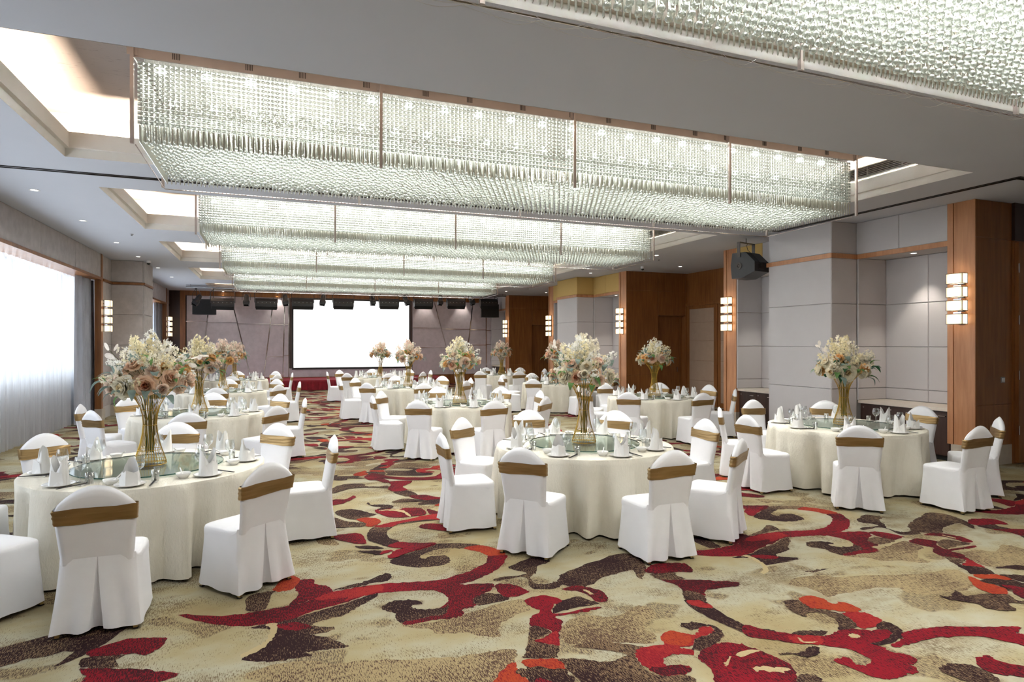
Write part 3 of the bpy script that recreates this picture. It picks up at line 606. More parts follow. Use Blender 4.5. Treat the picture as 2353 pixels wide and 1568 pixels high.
        # alcove back: sliding doors with fabric panels below a wooden head
        ya, yb = 11.76+oy, 16.05+oy
        MB().box(12.02, 12.06, ya, yb, 3.10, ZC).build('wood_panel', 'wood_panel', wall_r); MB().box(11.96, 12.02, ya, yb, 3.02, 3.10).build('wood_trim', 'wood_panel', wall_r)
        for i in range(3):
            p, q = ya+(yb-ya)*i/3+0.01, ya+(yb-ya)*(i+1)/3-0.01
            d = empty('door_%d' % (3+bi*3+i), (12.0, p, 0)); struct(d); w = q-p
            MB().box(0.0, 0.05, 0, w, 0.02, 3.02).build('door_leaf', 'wood_panel', d)
            for z0, z1 in ((0.15, 0.75), (0.75, 1.35), (1.35, 1.95), (1.95, 2.50), (2.50, 2.92)):
                pad(d, '-x', 0.14, w-0.14, z0, z1, 0.0, 'fabric_door', 0.012, 0.002)
# near alcove at the right edge of the picture: door with hinges, dark panel above it
d = struct(empty('door_9', (10.72, 6.12, 0)))
MB().box(0.0, 0.95, 0.0, 0.05, 0.02, 3.42).build('door_leaf', 'wood_panel', d)
for z in (0.45, 1.3, 2.15, 2.95): MB().box(-0.012, 0.012, -0.012, 0.0, z, z+0.14).build('hinge', 'chrome', d)
MB().box(10.68, 12.06, 6.15, 6.2, 3.45, ZC).build('dark_panel', 'wood_dark', wall_r); MB().box(10.68, 12.06, 6.17, 6.25, 0, 3.45).build('wood_backing', 'wood_panel', wall_r)
s = empty('light_switch', (10.45, 6.185, 1.30)); MB().cbox((0, 0, 0), (0.09, 0.012, 0.09)).build('plate', 'metal_grey', s); MB().cbox((0, -0.01, 0), (0.06, 0.008, 0.06)).build('rocker', 'white_plastic', s)
tag(s, 'small square light switch on the dark wood at the right edge', 'switch')

# ------------------------------------------------------------------ back wall, screen and stage
YB = 28.45
def at_y(u, v, y):
    d = (math.sin(TH)*FPX+math.cos(TH)*(u-1176.5), math.cos(TH)*FPX-math.sin(TH)*(u-1176.5), 791.0-v); k = y/d[1]
    return d[0]*k, H+d[2]*k
wall_b = struct(MB().box(-4.6, 12.06, YB, YB+0.15, 0, ZC).build('wall_back', 'wood_dark'))
# slanted seams seen on the fabric, as x positions at the bottom (z=0.4) and top (z=3.84)
SEAM_L = [(-3.28, -3.28), (-2.75, -2.40), (-0.85, -1.62), (-0.35, 0.05), (0.42, 0.50), (0.66, 0.66)]
SEAM_R = [(6.02, 6.02), (8.0, 7.05), (8.55, 8.95), (9.62, 9.62), (10.25, 10.25)]
zb, zt = 0.42, 3.84
def wall_pads(seams, hz):
    for i in range(len(seams)-1):
        L0, R0 = seams[i], seams[i+1]
        def X(s, z): return s[0]+(s[1]-s[0])*(z-zb)/(zt-zb)
        zz = [zb]+hz[i]+[zt]
        for z0, z1 in zip(zz[:-1], zz[1:]):
            g = 0.022; z0 += g*0.6; z1 -= g*0.6
            V = [(X(L0, z0)+g, z0), (X(R0, z0)-g, z0), (X(R0, z1)-g, z1), (X(L0, z1)+g, z1)]
            MB().prism(V, 'y', YB-0.05, YB-0.001).build('panel', 'fabric_stage', wall_b)
        MB().prism([(R0[0]-0.014, zb), (R0[0]+0.014, zb), (R0[1]+0.014, zt), (R0[1]-0.014, zt)], 'y', YB-0.056, YB-0.002).build('metal_strip', 'chrome', wall_b)
        for h in hz[i]: MB().box(X(L0, h), X(R0, h), YB-0.056, YB-0.002, h-0.012, h+0.012).build('metal_strip', 'chrome', wall_b)
wall_pads(SEAM_L, [[2.78], [2.74], [2.70], [1.30, 2.68], [1.36, 2.68]])
wall_pads(SEAM_R, [[1.68, 2.60], [1.72, 2.56], [1.80, 2.53], [1.84, 2.50]])
MB().box(0.66, 6.02, YB-0.03, YB-0.001, zb, 0.8).build('panel', 'fabric_stage', wall_b)
MB().box(-3.5, 10.4, YB-0.09, YB-0.001, zt, ZC).build('wood_trim', 'wood_panel', wall_b)
MB().box(-3.5, -3.30, YB-0.10, YB-0.001, 0, ZC).build('wood_trim', 'wood_panel', wall_b); MB().box(10.27, 10.46, YB-0.10, YB-0.001, 0, ZC).build('wood_trim', 'wood_panel', wall_b)
MB().box(-3.3, 10.27, YB-0.06, YB-0.001, 0.0, zb).build('baseboard', 'wood_panel', wall_b)
sx0, sz0 = 0.78, 0.80; sx1, sz1 = 5.92, 3.80
sc_ = empty('projection_screen', ((sx0+sx1)/2, YB-0.10, sz0)); W = (sx1-sx0)/2; HH = sz1-sz0
fr = MB(); fr.box(-W, W, -0.06, 0, -0.06, 0.03); fr.box(-W, W, -0.06, 0, HH-0.03, HH+0.05); fr.box(-W, -W+0.07, -0.06, 0, 0.03, HH-0.03); fr.box(W-0.07, W, -0.06, 0, 0.03, HH-0.03)
fr.build('frame', 'black_plastic', sc_); MB().box(-W+0.06, W-0.06, -0.03, 0.0, 0.02, HH-0.02).build('screen_face', 'screen_white', sc_)
tag(sc_, 'large blank white screen in a black frame above the stage', 'screen')
# stage: low platform with a pleated red skirt
stg = empty('stage', (2.75, 26.1, 0)); hw = 4.35
MB().box(-hw, hw, 0.02, 2.28, 0.34, 0.40).build('deck', 'stage_red', stg)
for x in (-3.0, 0.0, 3.0): MB().box(x-0.05, x+0.05, -0.002, 2.2, 0.4005, 0.403).build('joint_strip', 'metal_grey', stg)
V = []; F = []; n = 420
for z in (0.34, 0.2, 0.01):
    for i in range(n+1):
        x = -hw+2*hw*i/n; V.append((x, 0.0+0.012*math.sin(i*0.9)+0.008*math.sin(i*0.37)-0.02*(0.34-z), z))
for j in range(2):
    for i in range(n): F.append((j*(n+1)+i, (j+1)*(n+1)+i, (j+1)*(n+1)+i+1, j*(n+1)+i+1))
MB().add(V, F).build('skirt', 'skirt_red', stg, smooth=True); MB().box(hw-0.02, hw, 0.02, 2.2, 0.01, 0.34).build('side_skirt', 'skirt_red', stg)
tag(stg, 'low stage with red deck and pleated dark red skirt under the screen', 'stage')

# ------------------------------------------------------------------ chandeliers
HX0, HX1 = -1.12, 7.43; HD = 1.56; HYF = 6.28; HP = 4.84; ZT = 4.36; ZBOT = 3.60
def bead_geo(sx, sy, sz):     # faceted flat square bead: a box with a raised centre on both faces
    V = [(-sx, 0, -sz), (sx, 0, -sz), (sx, 0, sz), (-sx, 0, sz), (0, -sy, 0), (0, sy, 0)]
    F = [(0, 1, 4), (1, 2, 4), (2, 3, 4), (3, 0, 4), (1, 0, 5), (2, 1, 5), (3, 2, 5), (0, 3, 5)]
    return V, F
def ico(r, sub):
    b = bmesh.new(); bmesh.ops.create_icosphere(b, subdivisions=sub, radius=r); b.verts.ensure_lookup_table()
    V = [tuple(v.co) for v in b.verts]; F = [tuple(v.index for v in f.verts) for f in b.faces]; b.free(); return V, F
def move(g, dx=0, dy=0, dz=0, rz=0.0):
    c, s = math.cos(rz), math.sin(rz); return [(x*c-y*s+dx, x*s+y*c+dy, z+dz) for x, y, z in g[0]], g[1]
rod = ([(0.008, 0, 0), (0, 0.008, 0), (-0.008, 0, 0), (0, -0.008, 0), (0.008, 0, -0.15), (0, 0.008, -0.15), (-0.008, 0, -0.15), (0, -0.008, -0.15), (0, 0, -0.165)],
       [(0, 1, 5, 4), (1, 2, 6, 5), (2, 3, 7, 6), (3, 0, 4, 7), (4, 5, 8), (5, 6, 8), (6, 7, 8), (7, 4, 8)])
NB = 14
def face_strand():      # origin at the top; square beads, then a clear rod
    g = MB(); b = bead_geo(0.0198, 0.010, 0.0155); g.box(-0.0005, 0.0005, -0.0005, 0.0005, -0.58, 0.03, 0)
    for i in range(NB): g.add(*move(b, 0, 0, -0.03-i*0.040, rz=0.0), 0)
    g.add(*move(rod, 0, 0, -0.03-NB*0.040+0.018), 1); return g
def drop_strand(sub=1):      # inner strand: rod, small bead, round ball at the bottom
    g = MB(); g.box(-0.0005, 0.0005, -0.0005, 0.0005, -0.68, 0.03, 0); g.add(*move(rod, 0, 0, -0.50), 1); b = bead_geo(0.014, 0.010, 0.016)
    for i in range(2): g.add(*move(b, 0, 0, -0.30-i*0.10, rz=i*0.8), 0)
    V, F = ico(0.024, sub); g.add(*move((V, F), 0, 0, -0.69), 0); return g
FS = face_strand().mesh('crystal_strand', ['crystal', 'crystal_warm']); DS = drop_strand(2).mesh('crystal_strand', ['crystal', 'crystal_warm'])
def replicate(g, pts):
    v = np.array(g.v, dtype=np.float64); nv = len(v); P = np.array([p[:3] for p in pts]); A = np.array([p[3] for p in pts])
    c, s = np.cos(A)[:, None], np.sin(A)[:, None]
    X = v[None, :, 0]*c-v[None, :, 1]*s; Y = v[None, :, 0]*s+v[None, :, 1]*c; Z = np.broadcast_to(v[None, :, 2], X.shape)
    out = np.stack([X, Y, Z], -1)+P[:, None, :]; verts = out.reshape(-1, 3); N = len(pts)
    loops = np.concatenate([np.array(f) for f in g.f]); cnt = np.array([len(f) for f in g.f])
    allL = (loops[None, :]+(np.arange(N)*nv)[:, None]).reshape(-1); allC = np.tile(cnt, N); mi = np.tile(np.array(g.mi), N)
    me = bpy.data.meshes.new('crystal_curtain'); me.vertices.add(len(verts)); me.vertices.foreach_set('co', verts.reshape(-1).astype(np.float32))
    me.loops.add(len(allL)); me.loops.foreach_set('vertex_index', allL.astype(np.int32)); me.polygons.add(len(allC))
    st = np.concatenate([[0], np.cumsum(allC)[:-1]]); me.polygons.foreach_set('loop_start', st.astype(np.int32)); me.polygons.foreach_set('loop_total', allC.astype(np.int32))
    me.polygons.foreach_set('material_index', mi.astype(np.int32)); me.update(calc_edges=True); me.validate()
    for m in ('crystal', 'crystal_warm'): me.materials.append(M[m])
    return me
LXH = HX1-HX0; SP = 0.042
nxf = int(LXH/SP); nyf = int(HD/SP)
front_pts = [(0.03+i*(LXH-0.06)/(nxf-1), 0.02, 0, 0.0) for i in range(nxf)]
back_pts = [(p[0], HD-0.02, 0, 0.0) for p in front_pts]
left_pts = [(0.03, 0.06+i*(HD-0.12)/(nyf-1), 0, PI/2) for i in range(nyf)]; right_pts = [(LXH-0.03, p[1], 0, PI/2) for p in left_pts]
jr = random.Random(3); SD = 0.066; nxd = int((LXH-0.12)/SD); nyd = int((HD-0.12)/SD)
drop_pts = [(0.08+(i+0.5*(j % 2))*(LXH-0.16)/nxd, 0.08+j*(HD-0.16)/(nyd-1), jr.uniform(-0.012, 0.012), jr.uniform(0, 6)) for i in range(nxd) for j in range(nyd)]
G_F, G_D1 = face_strand(), drop_strand(1)
ME_FRONT = replicate(G_F, front_pts); ME_BACK = replicate(G_F, back_pts); ME_SIDES = replicate(G_F, left_pts+right_pts); ME_BACKSIDES = replicate(G_F, back_pts+left_pts+right_pts)
ME_DROP = replicate(G_D1, drop_pts)
def cam_px(x, y, z):
    d = x*math.sin(TH)+y*math.cos(TH); r = x*math.cos(TH)-y*math.sin(TH)
    return (1176.5+FPX*r/d, 791-FPX*(z-H)/d, d) if d > 0.1 else (-999, -999, d)
def beam(x0, x1, y0, y1, z0, z1): return MB().box(x0, x1, y0, y1, z0, z1)
slot = MB()
for i in range(5): slot.box(-0.030+i*0.0135, -0.024+i*0.0135, -0.002, 0.0, -0.035, 0.035)
SLOT = slot.mesh('vent_slot', 'black_void')
BULB = MB().lathe([(0.0, -0.030), (0.030, -0.026), (0.048, -0.008), (0.048, 0.0)], 10).mesh('bulb', 'bulb_glow')
CH_TOP, CH_DOWN = 255.0, 84.0
NAMES = {-1: 'nearest crystal chandelier, cut off by the top right corner', 0: 'broad crystal chandelier with its metal fascia in full view', 1: 'second crystal chandelier behind the fully visible one', 2: 'third crystal chandelier, between two others', 3: 'farthest crystal chandelier, just in front of the stage lights'}
for k in range(-1, 4):
    yf = HYF+HP*k; root = empty('crystal_chandelier', (HX0, yf, ZT))
    tag(root, NAMES[k], 'chandelier', 'long rectangular crystal chandeliers')
    fz0, fz1 = 0.0, 0.115
    MB().box(-0.03, LXH+0.03, -0.03, -0.012, fz0, fz1).build('fascia', 'steel_rose', root); MB().box(-0.03, LXH+0.03, HD+0.012, HD+0.03, fz0, fz1).build('fascia', 'steel_rose', root)
    MB().box(-0.03, -0.012, -0.012, HD+0.012, fz0, fz1).build('fascia', 'steel_rose', root); MB().box(LXH+0.012, LXH+0.03, -0.012, HD+0.012, fz0, fz1).build('fascia', 'steel_rose', root)
    MB().box(-0.012, LXH+0.012, -0.012, HD+0.012, 0.03, 0.05).build('mirror_plate', 'chrome', root)
    MB().box(0.3, LXH-0.3, 0.2, HD-0.2, 0.05, ZC+0.60-ZT).build('mounting_box', 'metal_grey', root)
    pm = MB().box(-0.014, 0.014, -0.014, 0.014, ZBOT-ZT, 0.10).mesh('post', 'steel_rose'); bm_ = MB().cbox((0, 0, 0), (0.085, 0.006, 0.07)).mesh('bracket', 'steel_rose')
    for i in range(5):
        x = -0.02+i*(LXH+0.04)/4
        for y in (-0.045, HD+0.045):
            po = place('post', pm, root, (x, y, 0))
            if k <= 0: place('bracket', bm_, po, (0, 0.012 if y < 0 else -0.012, 0.05))
    if k in (0, 1):
        for i in range(15): place('vent_slot', SLOT, root, (0.32+i*LXH/15.4+0.05*math.sin(i*2.1), -0.031, 0.06))
    for i in range(22):
        for y in (0.30, HD-0.42): place('bulb', BULB, root, (0.10+(i+0.12)*LXH/22.0, y, 0.03))
    pm2 = MB().tube([(0, HD+0.02, ZBOT-ZT-0.02), (LXH, HD+0.02, ZBOT-ZT-0.02)], 0.006, 6).build('bottom_rail', 'chrome', root)
    MB().tube([(0, 0, ZBOT-ZT-0.0), (0, HD, ZBOT-ZT-0.02)], 0.005, 6).build('bottom_rail', 'chrome', root); MB().tube([(LXH, 0, ZBOT-ZT-0.0), (LXH, HD, ZBOT-ZT-0.02)], 0.005, 6).build('bottom_rail', 'chrome', root)
    if k == 0:
        for p in front_pts: place('crystal_strand', FS, root, p[:3])
        for p in left_pts: place('crystal_strand', FS, root, p[:3], p[3])
        tag(place('crystal_curtain', replicate(G_F, back_pts+right_pts), root), kind='stuff')
        tag(place('crystal_curtain', ME_DROP, root), kind='stuff')
    elif k == -1:
        cand = []
        for i, p in enumerate(drop_pts):
            u, v, d = cam_px(HX0+p[0], yf+p[1], ZBOT)
            if 0 < u < 2353 and 0 < v < 420: cand.append((d, i))
        sel = set(i for d, i in sorted(cand)[:290])
        for i in sel: place('crystal_strand', DS, root, drop_pts[i][:3], drop_pts[i][3])
        tag(place('crystal_curtain', replicate(G_D1, [p for i, p in enumerate(drop_pts) if i not in sel]), root), kind='stuff')
        tag(place('crystal_curtain', ME_FRONT, root), kind='stuff'); tag(place('crystal_curtain', ME_BACKSIDES, root), kind='stuff')
        # safety net sagging in loops along the far lower edge
        net = MB(); nr = random.Random(5)
        for r_ in range(3):
            x = 0.0
            while x < LXH:
                w = nr.uniform(0.25, 0.6); dpt = nr.uniform(0.02, 0.06); oy = nr.uniform(-0.03, 0.03)
                net.tube([(x+w*q/8, HD+0.03+oy, ZBOT-ZT-0.01-dpt*math.sin(PI*q/8)) for q in range(9)], 0.0012, 3); x += w*0.8
        tag(net.build('safety_net', 'white_plastic', root), kind='stuff')
    else:
        tag(place('crystal_curtain', ME_FRONT, root), kind='stuff'); tag(place('crystal_curtain', ME_BACKSIDES, root), kind='stuff'); tag(place('crystal_curtain', ME_DROP, root), kind='stuff')
    cx = (HX0+HX1)/2; c_ = yf+HD/2
    area('chandelier_light_sheet', (cx, c_, ZT+0.02), (0, 0, 0), LXH-0.2, HD-0.2, CH_TOP, (1.0, 0.975, 0.90)); area('chandelier_light_sheet', (cx, c_, 3.95), (0, 0, 0), LXH-0.25, HD-0.25, CH_TOP*0.25, (0.97, 1.0, 0.95)); area('chandelier_glow', (cx, c_, ZBOT-0.08), (0, 0, 0), LXH-0.25, HD-0.25, CH_DOWN, (1.0, 0.98, 0.93))  # unseen middle and lower sheets added to brighten the crystals and the room below

# ------------------------------------------------------------------ tables and chairs
COLN = ['window-side', 'middle', 'panel-side']; ROWN = ['front-row', 'second-row', 'third-row', 'back-row']
TABLES = {(0, 0): (-1.02, 6.34), (0, 1): (3.18, 6.06), (0, 2): (7.18, 6.20), (1, 0): (-1.08, 10.92), (1, 1): (3.22, 11.02), (1, 2): (7.40, 10.98),
          (2, 0): (-1.07, 15.80), (2, 1): (3.25, 15.80), (2, 2): (7.48, 15.92), (3, 0): (-1.08, 20.75), (3, 1): (3.36, 20.90), (3, 2): (7.62, 20.80)}
DIRN = {0: 'right-hand', 45: 'stage-side right', 90: 'stage-side', 135: 'stage-side left', 180: 'left-hand', 225: 'camera-side left', 270: 'camera-side', 315: 'camera-side right'}
TR, TZ = 0.96, 0.752
# where each chair really stands: (bearing, distance of the seat centre), by nominal place 0, 45, 90 ...
SEATS = {(0, 0): ((0, 1.24), (47, 1.31), (90, 1.40), (134, 1.24), (180, 1.30), (233, 1.34), (269, 1.44), (307, 1.36)),
         (0, 1): ((1, 1.37), (48, 1.39), (88, 1.46), (131, 1.30), (179, 1.22), (223, 1.22), (269, 1.37), (306, 1.37)),
         (0, 2): ((2, 1.31), (50, 1.28), (89, 1.44), (141, 1.29), (178, 1.22), (226, 1.38), (271, 1.42), (313, 1.40)),
         (1, 0): ((359, 1.28), (40, 1.24), (88, 1.44), (138, 1.27), (179, 1.26), (221, 1.25), (271, 1.50), (311, 1.44)),
         (1, 1): ((359, 1.32), (43, 1.40), (89, 1.46), (144, 1.24), (181, 1.26), (230, 1.38), (272, 1.44), (311, 1.46)),
         (1, 2): ((8, 1.28), (52, 1.26), (100, 1.28), (140, 1.30), (180, 1.30), (219, 1.24), (269, 1.32), (323, 1.22))}
def cloth_mesh(seed):
    r = random.Random(seed); N = 168; rows = 16; V = [(0, 0, TZ)]; F = []
    hs = [(n, r.uniform(0.4, 1.0), r.random()*6) for n in (7, 12, 17, 26)]
    tot = sum(h[1] for h in hs)
    for q, rr in enumerate((0.35, 0.7, 0.93)):
        for i in range(N): a = 2*PI*i/N; V.append((rr*math.cos(a), rr*math.sin(a), TZ))
    for j in range(rows):
        t_ = j/(rows-1)
        for i in range(N):
            a = 2*PI*i/N; f = sum(w*(1-2*abs(math.sin((n*a+p+0.3*math.sin(3*a))/2))**0.8) if n % 2 == 0 else w*math.sin(n*a+p+0.3*math.sin(3*a)) for n, w, p in hs)/tot
            rad = TR-0.012*(1-min(1, t_*12))+0.016*t_+(0.26 if f < 0 else 0.10)*f*t_**0.7
            z = TZ-0.006*min(1, t_*12)-t_*(TZ-0.006-0.025)+0.008*f*t_
            V.append((rad*math.cos(a), rad*math.sin(a), z))
    for i in range(N): F.append((0, 1+i, 1+(i+1) % N))
    for j in range(rows+2):
        for i in range(N):
            k = (i+1) % N; F.append((1+j*N+i, 1+(j+1)*N+i, 1+(j+1)*N+k, 1+j*N+k))
    return MB().add(V, F).mesh('tablecloth', 'cloth_cream', True)
CLOTHS = [cloth_mesh(s) for s in (1, 2, 3)]
TOPM = MB().lathe([(0.0, 0.740), (0.86, 0.740), (0.86, 0.715), (0.0, 0.715)], 48).mesh('table_top', 'wood_pale')
LEGM = MB().lathe([(0.30, 0.005), (0.30, 0.03), (0.05, 0.06), (0.05, 0.72)], 16, cap0=True, cap1=True).mesh('pedestal', 'metal_dark')

# --- chair
def chair_meshes():
    zb_, zt_ = 0.45, 0.958
    def cyy(z): return -0.205-0.085*(z-0.45)/0.51
    def hw_(z): return 0.204+0.026*max(0.0, min(1.0, (z-0.50)/0.30))
    nx, nz = 17, 16; V = []; F = []; idx = {}
    for side in (1, -1):
        for j in range(nz):
            s = j/(nz-1)
            for i in range(nx):
                u = -1+2*i/(nx-1); u = math.copysign(abs(u)**0.8, u); h = zt_-0.135*u*u
                z = zb_+(h-zb_)*s; ps = max(0.0, 1-abs(u)**8)**0.5*max(0.0, 1-s**14)**0.5
                ed = (i in (0, nx-1)) or j == nz-1
                if ed and side == -1: idx[(side, i, j)] = idx[(1, i, j)]; continue
                bul = 0.033*ps+(0.008*(1-u*u)*(1-s) if side > 0 else 0)
                idx[(side, i, j)] = len(V); V.append((u*hw_(z)*(1-0.02*max(0, s-0.9)*10), cyy(z)+side*bul-(0.012*u*u), z))
    for side in (1, -1):
        for j in range(nz-1):
            for i in range(nx-1):
                f = [idx[(side, i, j)], idx[(side, i+1, j)], idx[(side, i+1, j+1)], idx[(side, i, j+1)]]
                f = [q for n_, q in enumerate(f) if q not in f[:n_]]
                if len(f) > 2: F.append(tuple(f[::-1] if side == 1 else f))
    back = MB().add(V, F).mesh('backrest', 'cover_white', True)
    # sash wrapped round the back
    V = []; F = []; n = 44; rows = 9
    for j in range(rows):
        tz = j/(rows-1)
        for i in range(n):
            a = 2*PI*i/n; ca, sa = math.cos(a), math.sin(a)
            x = math.copysign(abs(ca)**0.35, ca); y = math.copysign(abs(sa)**0.55, sa)
            z = 0.722+0.100*tz+0.010*x*(1-0.6*tz)+0.004*math.sin(5*x+3*tz)
            wr = 0.0022*math.sin(tz*19+2.2*x)+0.0018*math.sin(tz*33-3*x)
            V.append((x*(hw_(z)+0.006+wr), cyy(z)-0.012*x*x+y*(0.036+wr)+0.004*(y > 0), z))
    for j in range(rows-1):
        for i in range(n): k = (i+1) % n; F.append((j*n+i, j*n+k, (j+1)*n+k, (j+1)*n+i))
    sash = MB().add(V, F).mesh('sash', 'sash_gold', True)
    # seat pad
    V = []; F = []; n = 40; prof = [(1.0, 0.405), (1.005, 0.425), (1.0, 0.450), (0.975, 0.466), (0.92, 0.474), (0.75, 0.480), (0.4, 0.484)]
    for sc_, z in prof:
        for i in range(n):
            a = 2*PI*i/n; ca, sa = math.cos(a), math.sin(a); x = math.copysign(abs(ca)**0.32, ca); y = math.copysign(abs(sa)**0.32, sa)
            V.append((0.226*x*sc_*(1+0.02*y), 0.012+0.209*y*sc_, z))
    for j in range(len(prof)-1):
        for i in range(n): k = (i+1) % n; F.append((j*n+i, j*n+k, (j+1)*n+k, (j+1)*n+i))
    V.append((0, 0.025, 0.485)); c0 = len(V)-1
    for i in range(n): F.append(((len(prof)-1)*n+i, (len(prof)-1)*n+(i+1) % n, c0))
    seat = MB().add(V, F).mesh('seat', 'cover_white', True)
    # skirt with an inverted pleat at the back
    V = []; F = []; rows = 9; w = None
    for j in range(rows):
        t_ = j/(rows-1); tt = t_**1.35; ring_ = []
        hx = 0.209+(0.250-0.209)*tt; hxf = 0.228+(0.250-0.228)*tt; yr = -0.2475-0.024*tt; yf_ = 0.222+0.014*tt
        zr = 0.492+(0.032-0.492)*t_; zs = 0.432+(0.032-0.432)*t_
        p = 0.004+0.036*tt; dep = 0.07*tt**0.7
        def wav(q, amp=0.016): return amp*tt*math.sin(q)
        # rear, from +x to -x
        for q in range(9):
            x = hx+(p-hx)*q/8; ring_.append((x, yr+(0.05*abs(x/hx)**6-0.012*(x/hx)**2)*(1-tt)-wav(q*1.1+0.6), zr+0.006*tt*math.cos(q*0.8)))
        ring_.append((p*0.82, yr+dep*0.75, zr)); ring_.append((0.0, yr+dep, zr)); ring_.append((-p*0.82, yr+dep*0.75, zr))
        for q in range(9):
            x = -p+(-hx+p)*q/8; ring_.append((x, yr+(0.05*abs(x/hx)**6-0.012*(x/hx)**2)*(1-tt)-wav((8-q)*1.1+0.9), zr+0.006*tt*math.cos(q*0.8+1)))
        for q in range(1, 10):     # left side, back to front
            u = q/10; ring_.append((-(hx+(hxf-hx)*min(1, u*2))-wav(q*1.3+1, 0.007), yr+(yf_-yr)*u, zr+(zs-zr)*min(1, u*4)+0.006*tt*math.sin(q*1.2)))
        for q in range(11):        # front
            u = q/10; ring_.append((-hxf+2*hxf*u, yf_+wav(q*1.7, 0.006), zs))
        for q in range(1, 10):     # right side, front to back
            u = 1-q/10; ring_.append(((hx+(hxf-hx)*min(1, u*2))+wav(q*1.3+2, 0.007), yr+(yf_-yr)*u, zr+(zs-zr)*min(1, u*4)+0.006*tt*math.sin(q*1.1+2)))
        for i_, (x_, y_, z_) in enumerate(ring_):      # round the front corners, most of all under the seat
            if y_ > -0.12:
                k_ = (abs(x_/hxf)**6.25+abs((y_-0.012)/(yf_-0.012))**6.25)**(-1/6.25); k_ = 1+(k_-1)*(1-0.45*tt); ring_[i_] = (x_*k_, 0.012+(y_-0.012)*k_, z_)
        w = len(ring_); V += ring_
    for j in range(rows-1):
        for i in range(w): k = (i+1) % w; F.append((j*w+i, (j+1)*w+i, (j+1)*w+k, j*w+k))
    skirt = autosmooth(MB().add(V, [f[::-1] for f in F]).mesh('skirt', 'cover_white'), 55)
    q_ = 0.0125; leg = MB().add([(-q_, -q_, 0), (q_, -q_, 0), (q_, q_, 0), (-q_, q_, 0), (-q_-0.03, -q_+0.05, 0.40), (q_-0.03, -q_+0.05, 0.40), (q_-0.03, q_+0.05, 0.40), (-q_-0.03, q_+0.05, 0.40)], [(3, 2, 1, 0), (4, 5, 6, 7), (0, 1, 5, 4), (1, 2, 6, 5), (2, 3, 7, 6), (3, 0, 4, 7)]).box(-0.014, 0.014, -0.014, 0.014, 0, 0.01, 1).mesh('leg', ['leg_gold', 'metal_dark'])
    return back, sash, seat, skirt, leg
C_BACK, C_SASH, C_SEAT, C_SKIRT, C_LEG = chair_meshes()
def chair(x, y, rz, label, group):
    t_ = tag(empty('banquet_chair', (x, y, 0), rz), label, 'chair', group)
    place('backrest', C_BACK, t_); place('sash', C_SASH, t_); place('seat', C_SEAT, t_); place('skirt', C_SKIRT, t_)
    for lx, ly in ((-0.215, -0.245), (0.215, -0.245), (-0.22, 0.205), (0.22, 0.205)): place('leg', C_LEG, t_, (lx, ly, 0), sc=(1 if lx > 0 else -1, 1 if ly < 0 else -1, 1))
# --- table ware
def napkin_mesh(kind):
    n = 36; rows = 8; V = []; F = []
    for j in range(rows):
        t_ = j/(rows-1)
        for i in range(n+1):
            a = 2*PI*i/n; c, s = math.cos(a), math.sin(a)
            if kind == 0:      # two tall points with a valley between
                h = 0.078+0.092*abs(c)**1.5+0.012*(s > 0); sq = 1-0.55*t_*abs(s)
                r_ = 0.053-0.004*t_; x, y = c*r_*(1-0.06*t_), s*r_*sq
            else:              # single leaf-shaped peak
                h = 0.070+0.10*max(0.0, s)**1.2+0.015*abs(c); r_ = 0.054*(1-0.42*t_**2*(0.5+0.5*s)); x, y = c*r_, s*r_*(1-0.45*t_)+0.006*t_
            V.append((x+0.0015*math.sin(i*1.9), y, 0.002+h*t_))
    w = n+1
    for j in range(rows-1):
        for i in range(n): F.append((j*w+i, j*w+i+1, (j+1)*w+i+1, (j+1)*w+i))
    me = autosmooth(MB().add(V, F).mesh('napkin', 'napkin_white'), 60)
    return me
NAPK = [napkin_mesh(0), napkin_mesh(1)]
WRAPM = autosmooth(MB().add([(-0.056, -0.012, 0.002), (0.0, -0.060, 0.002), (0.054, -0.020, 0.002), (0.050, -0.026, 0.075), (0.0, -0.052, 0.10), (-0.052, -0.018, 0.05)], [(0, 1, 4, 5), (1, 2, 3, 4)]).mesh('fold', 'napkin_white'), 30)
PLATE = MB().lathe([(0.0, 0.006), (0.055, 0.006), (0.078, 0.013), (0.090, 0.017), (0.092, 0.0155), (0.078, 0.009), (0.05, 0.0), (0.0, 0.0)], 32).mesh('saucer_plate', 'porcelain', True)
BOWL = MB().lathe([(0.0, 0.008), (0.025, 0.010), (0.042, 0.026), (0.050, 0.040), (0.0515, 0.040), (0.044, 0.022), (0.028, 0.0), (0.0, 0.0)], 24).mesh('soup_bowl', 'porcelain', True)
SPOON = MB().tube([(0.0, 0.0, 0.022), (0.02, 0.0, 0.020), (0.045, 0.0, 0.036), (0.085, 0.0, 0.062)], [0.010, 0.011, 0.005, 0.005], 8).mesh('spoon', 'porcelain', True)
WINE = MB().lathe([(0.0, 0.003), (0.031, 0.002), (0.030, 0.004), (0.006, 0.010), (0.0038, 0.02), (0.0036, 0.068), (0.008, 0.076), (0.026, 0.090), (0.0355, 0.110), (0.0365, 0.128), (0.032, 0.152), (0.0285, 0.168)], 20).mesh('wine_glass', 'glass_clear', True)
TUMB = MB().lathe([(0.0, 0.003), (0.026, 0.003), (0.0265, 0.0), (0.030, 0.088), (0.0285, 0.088), (0.0255, 0.010), (0.0, 0.010)], 20).mesh('tumbler', 'glass_clear', True)
STICK = MB().tube([(0, -0.115, 0.012), (0, 0.115, 0.014)], [0.0042, 0.0030], 6).mesh('chopstick', 'chopstick_black')
REST = MB().box(-0.022, 0.022, -0.008, 0.008, 0.0, 0.009).mesh('chopstick_rest', 'porcelain')
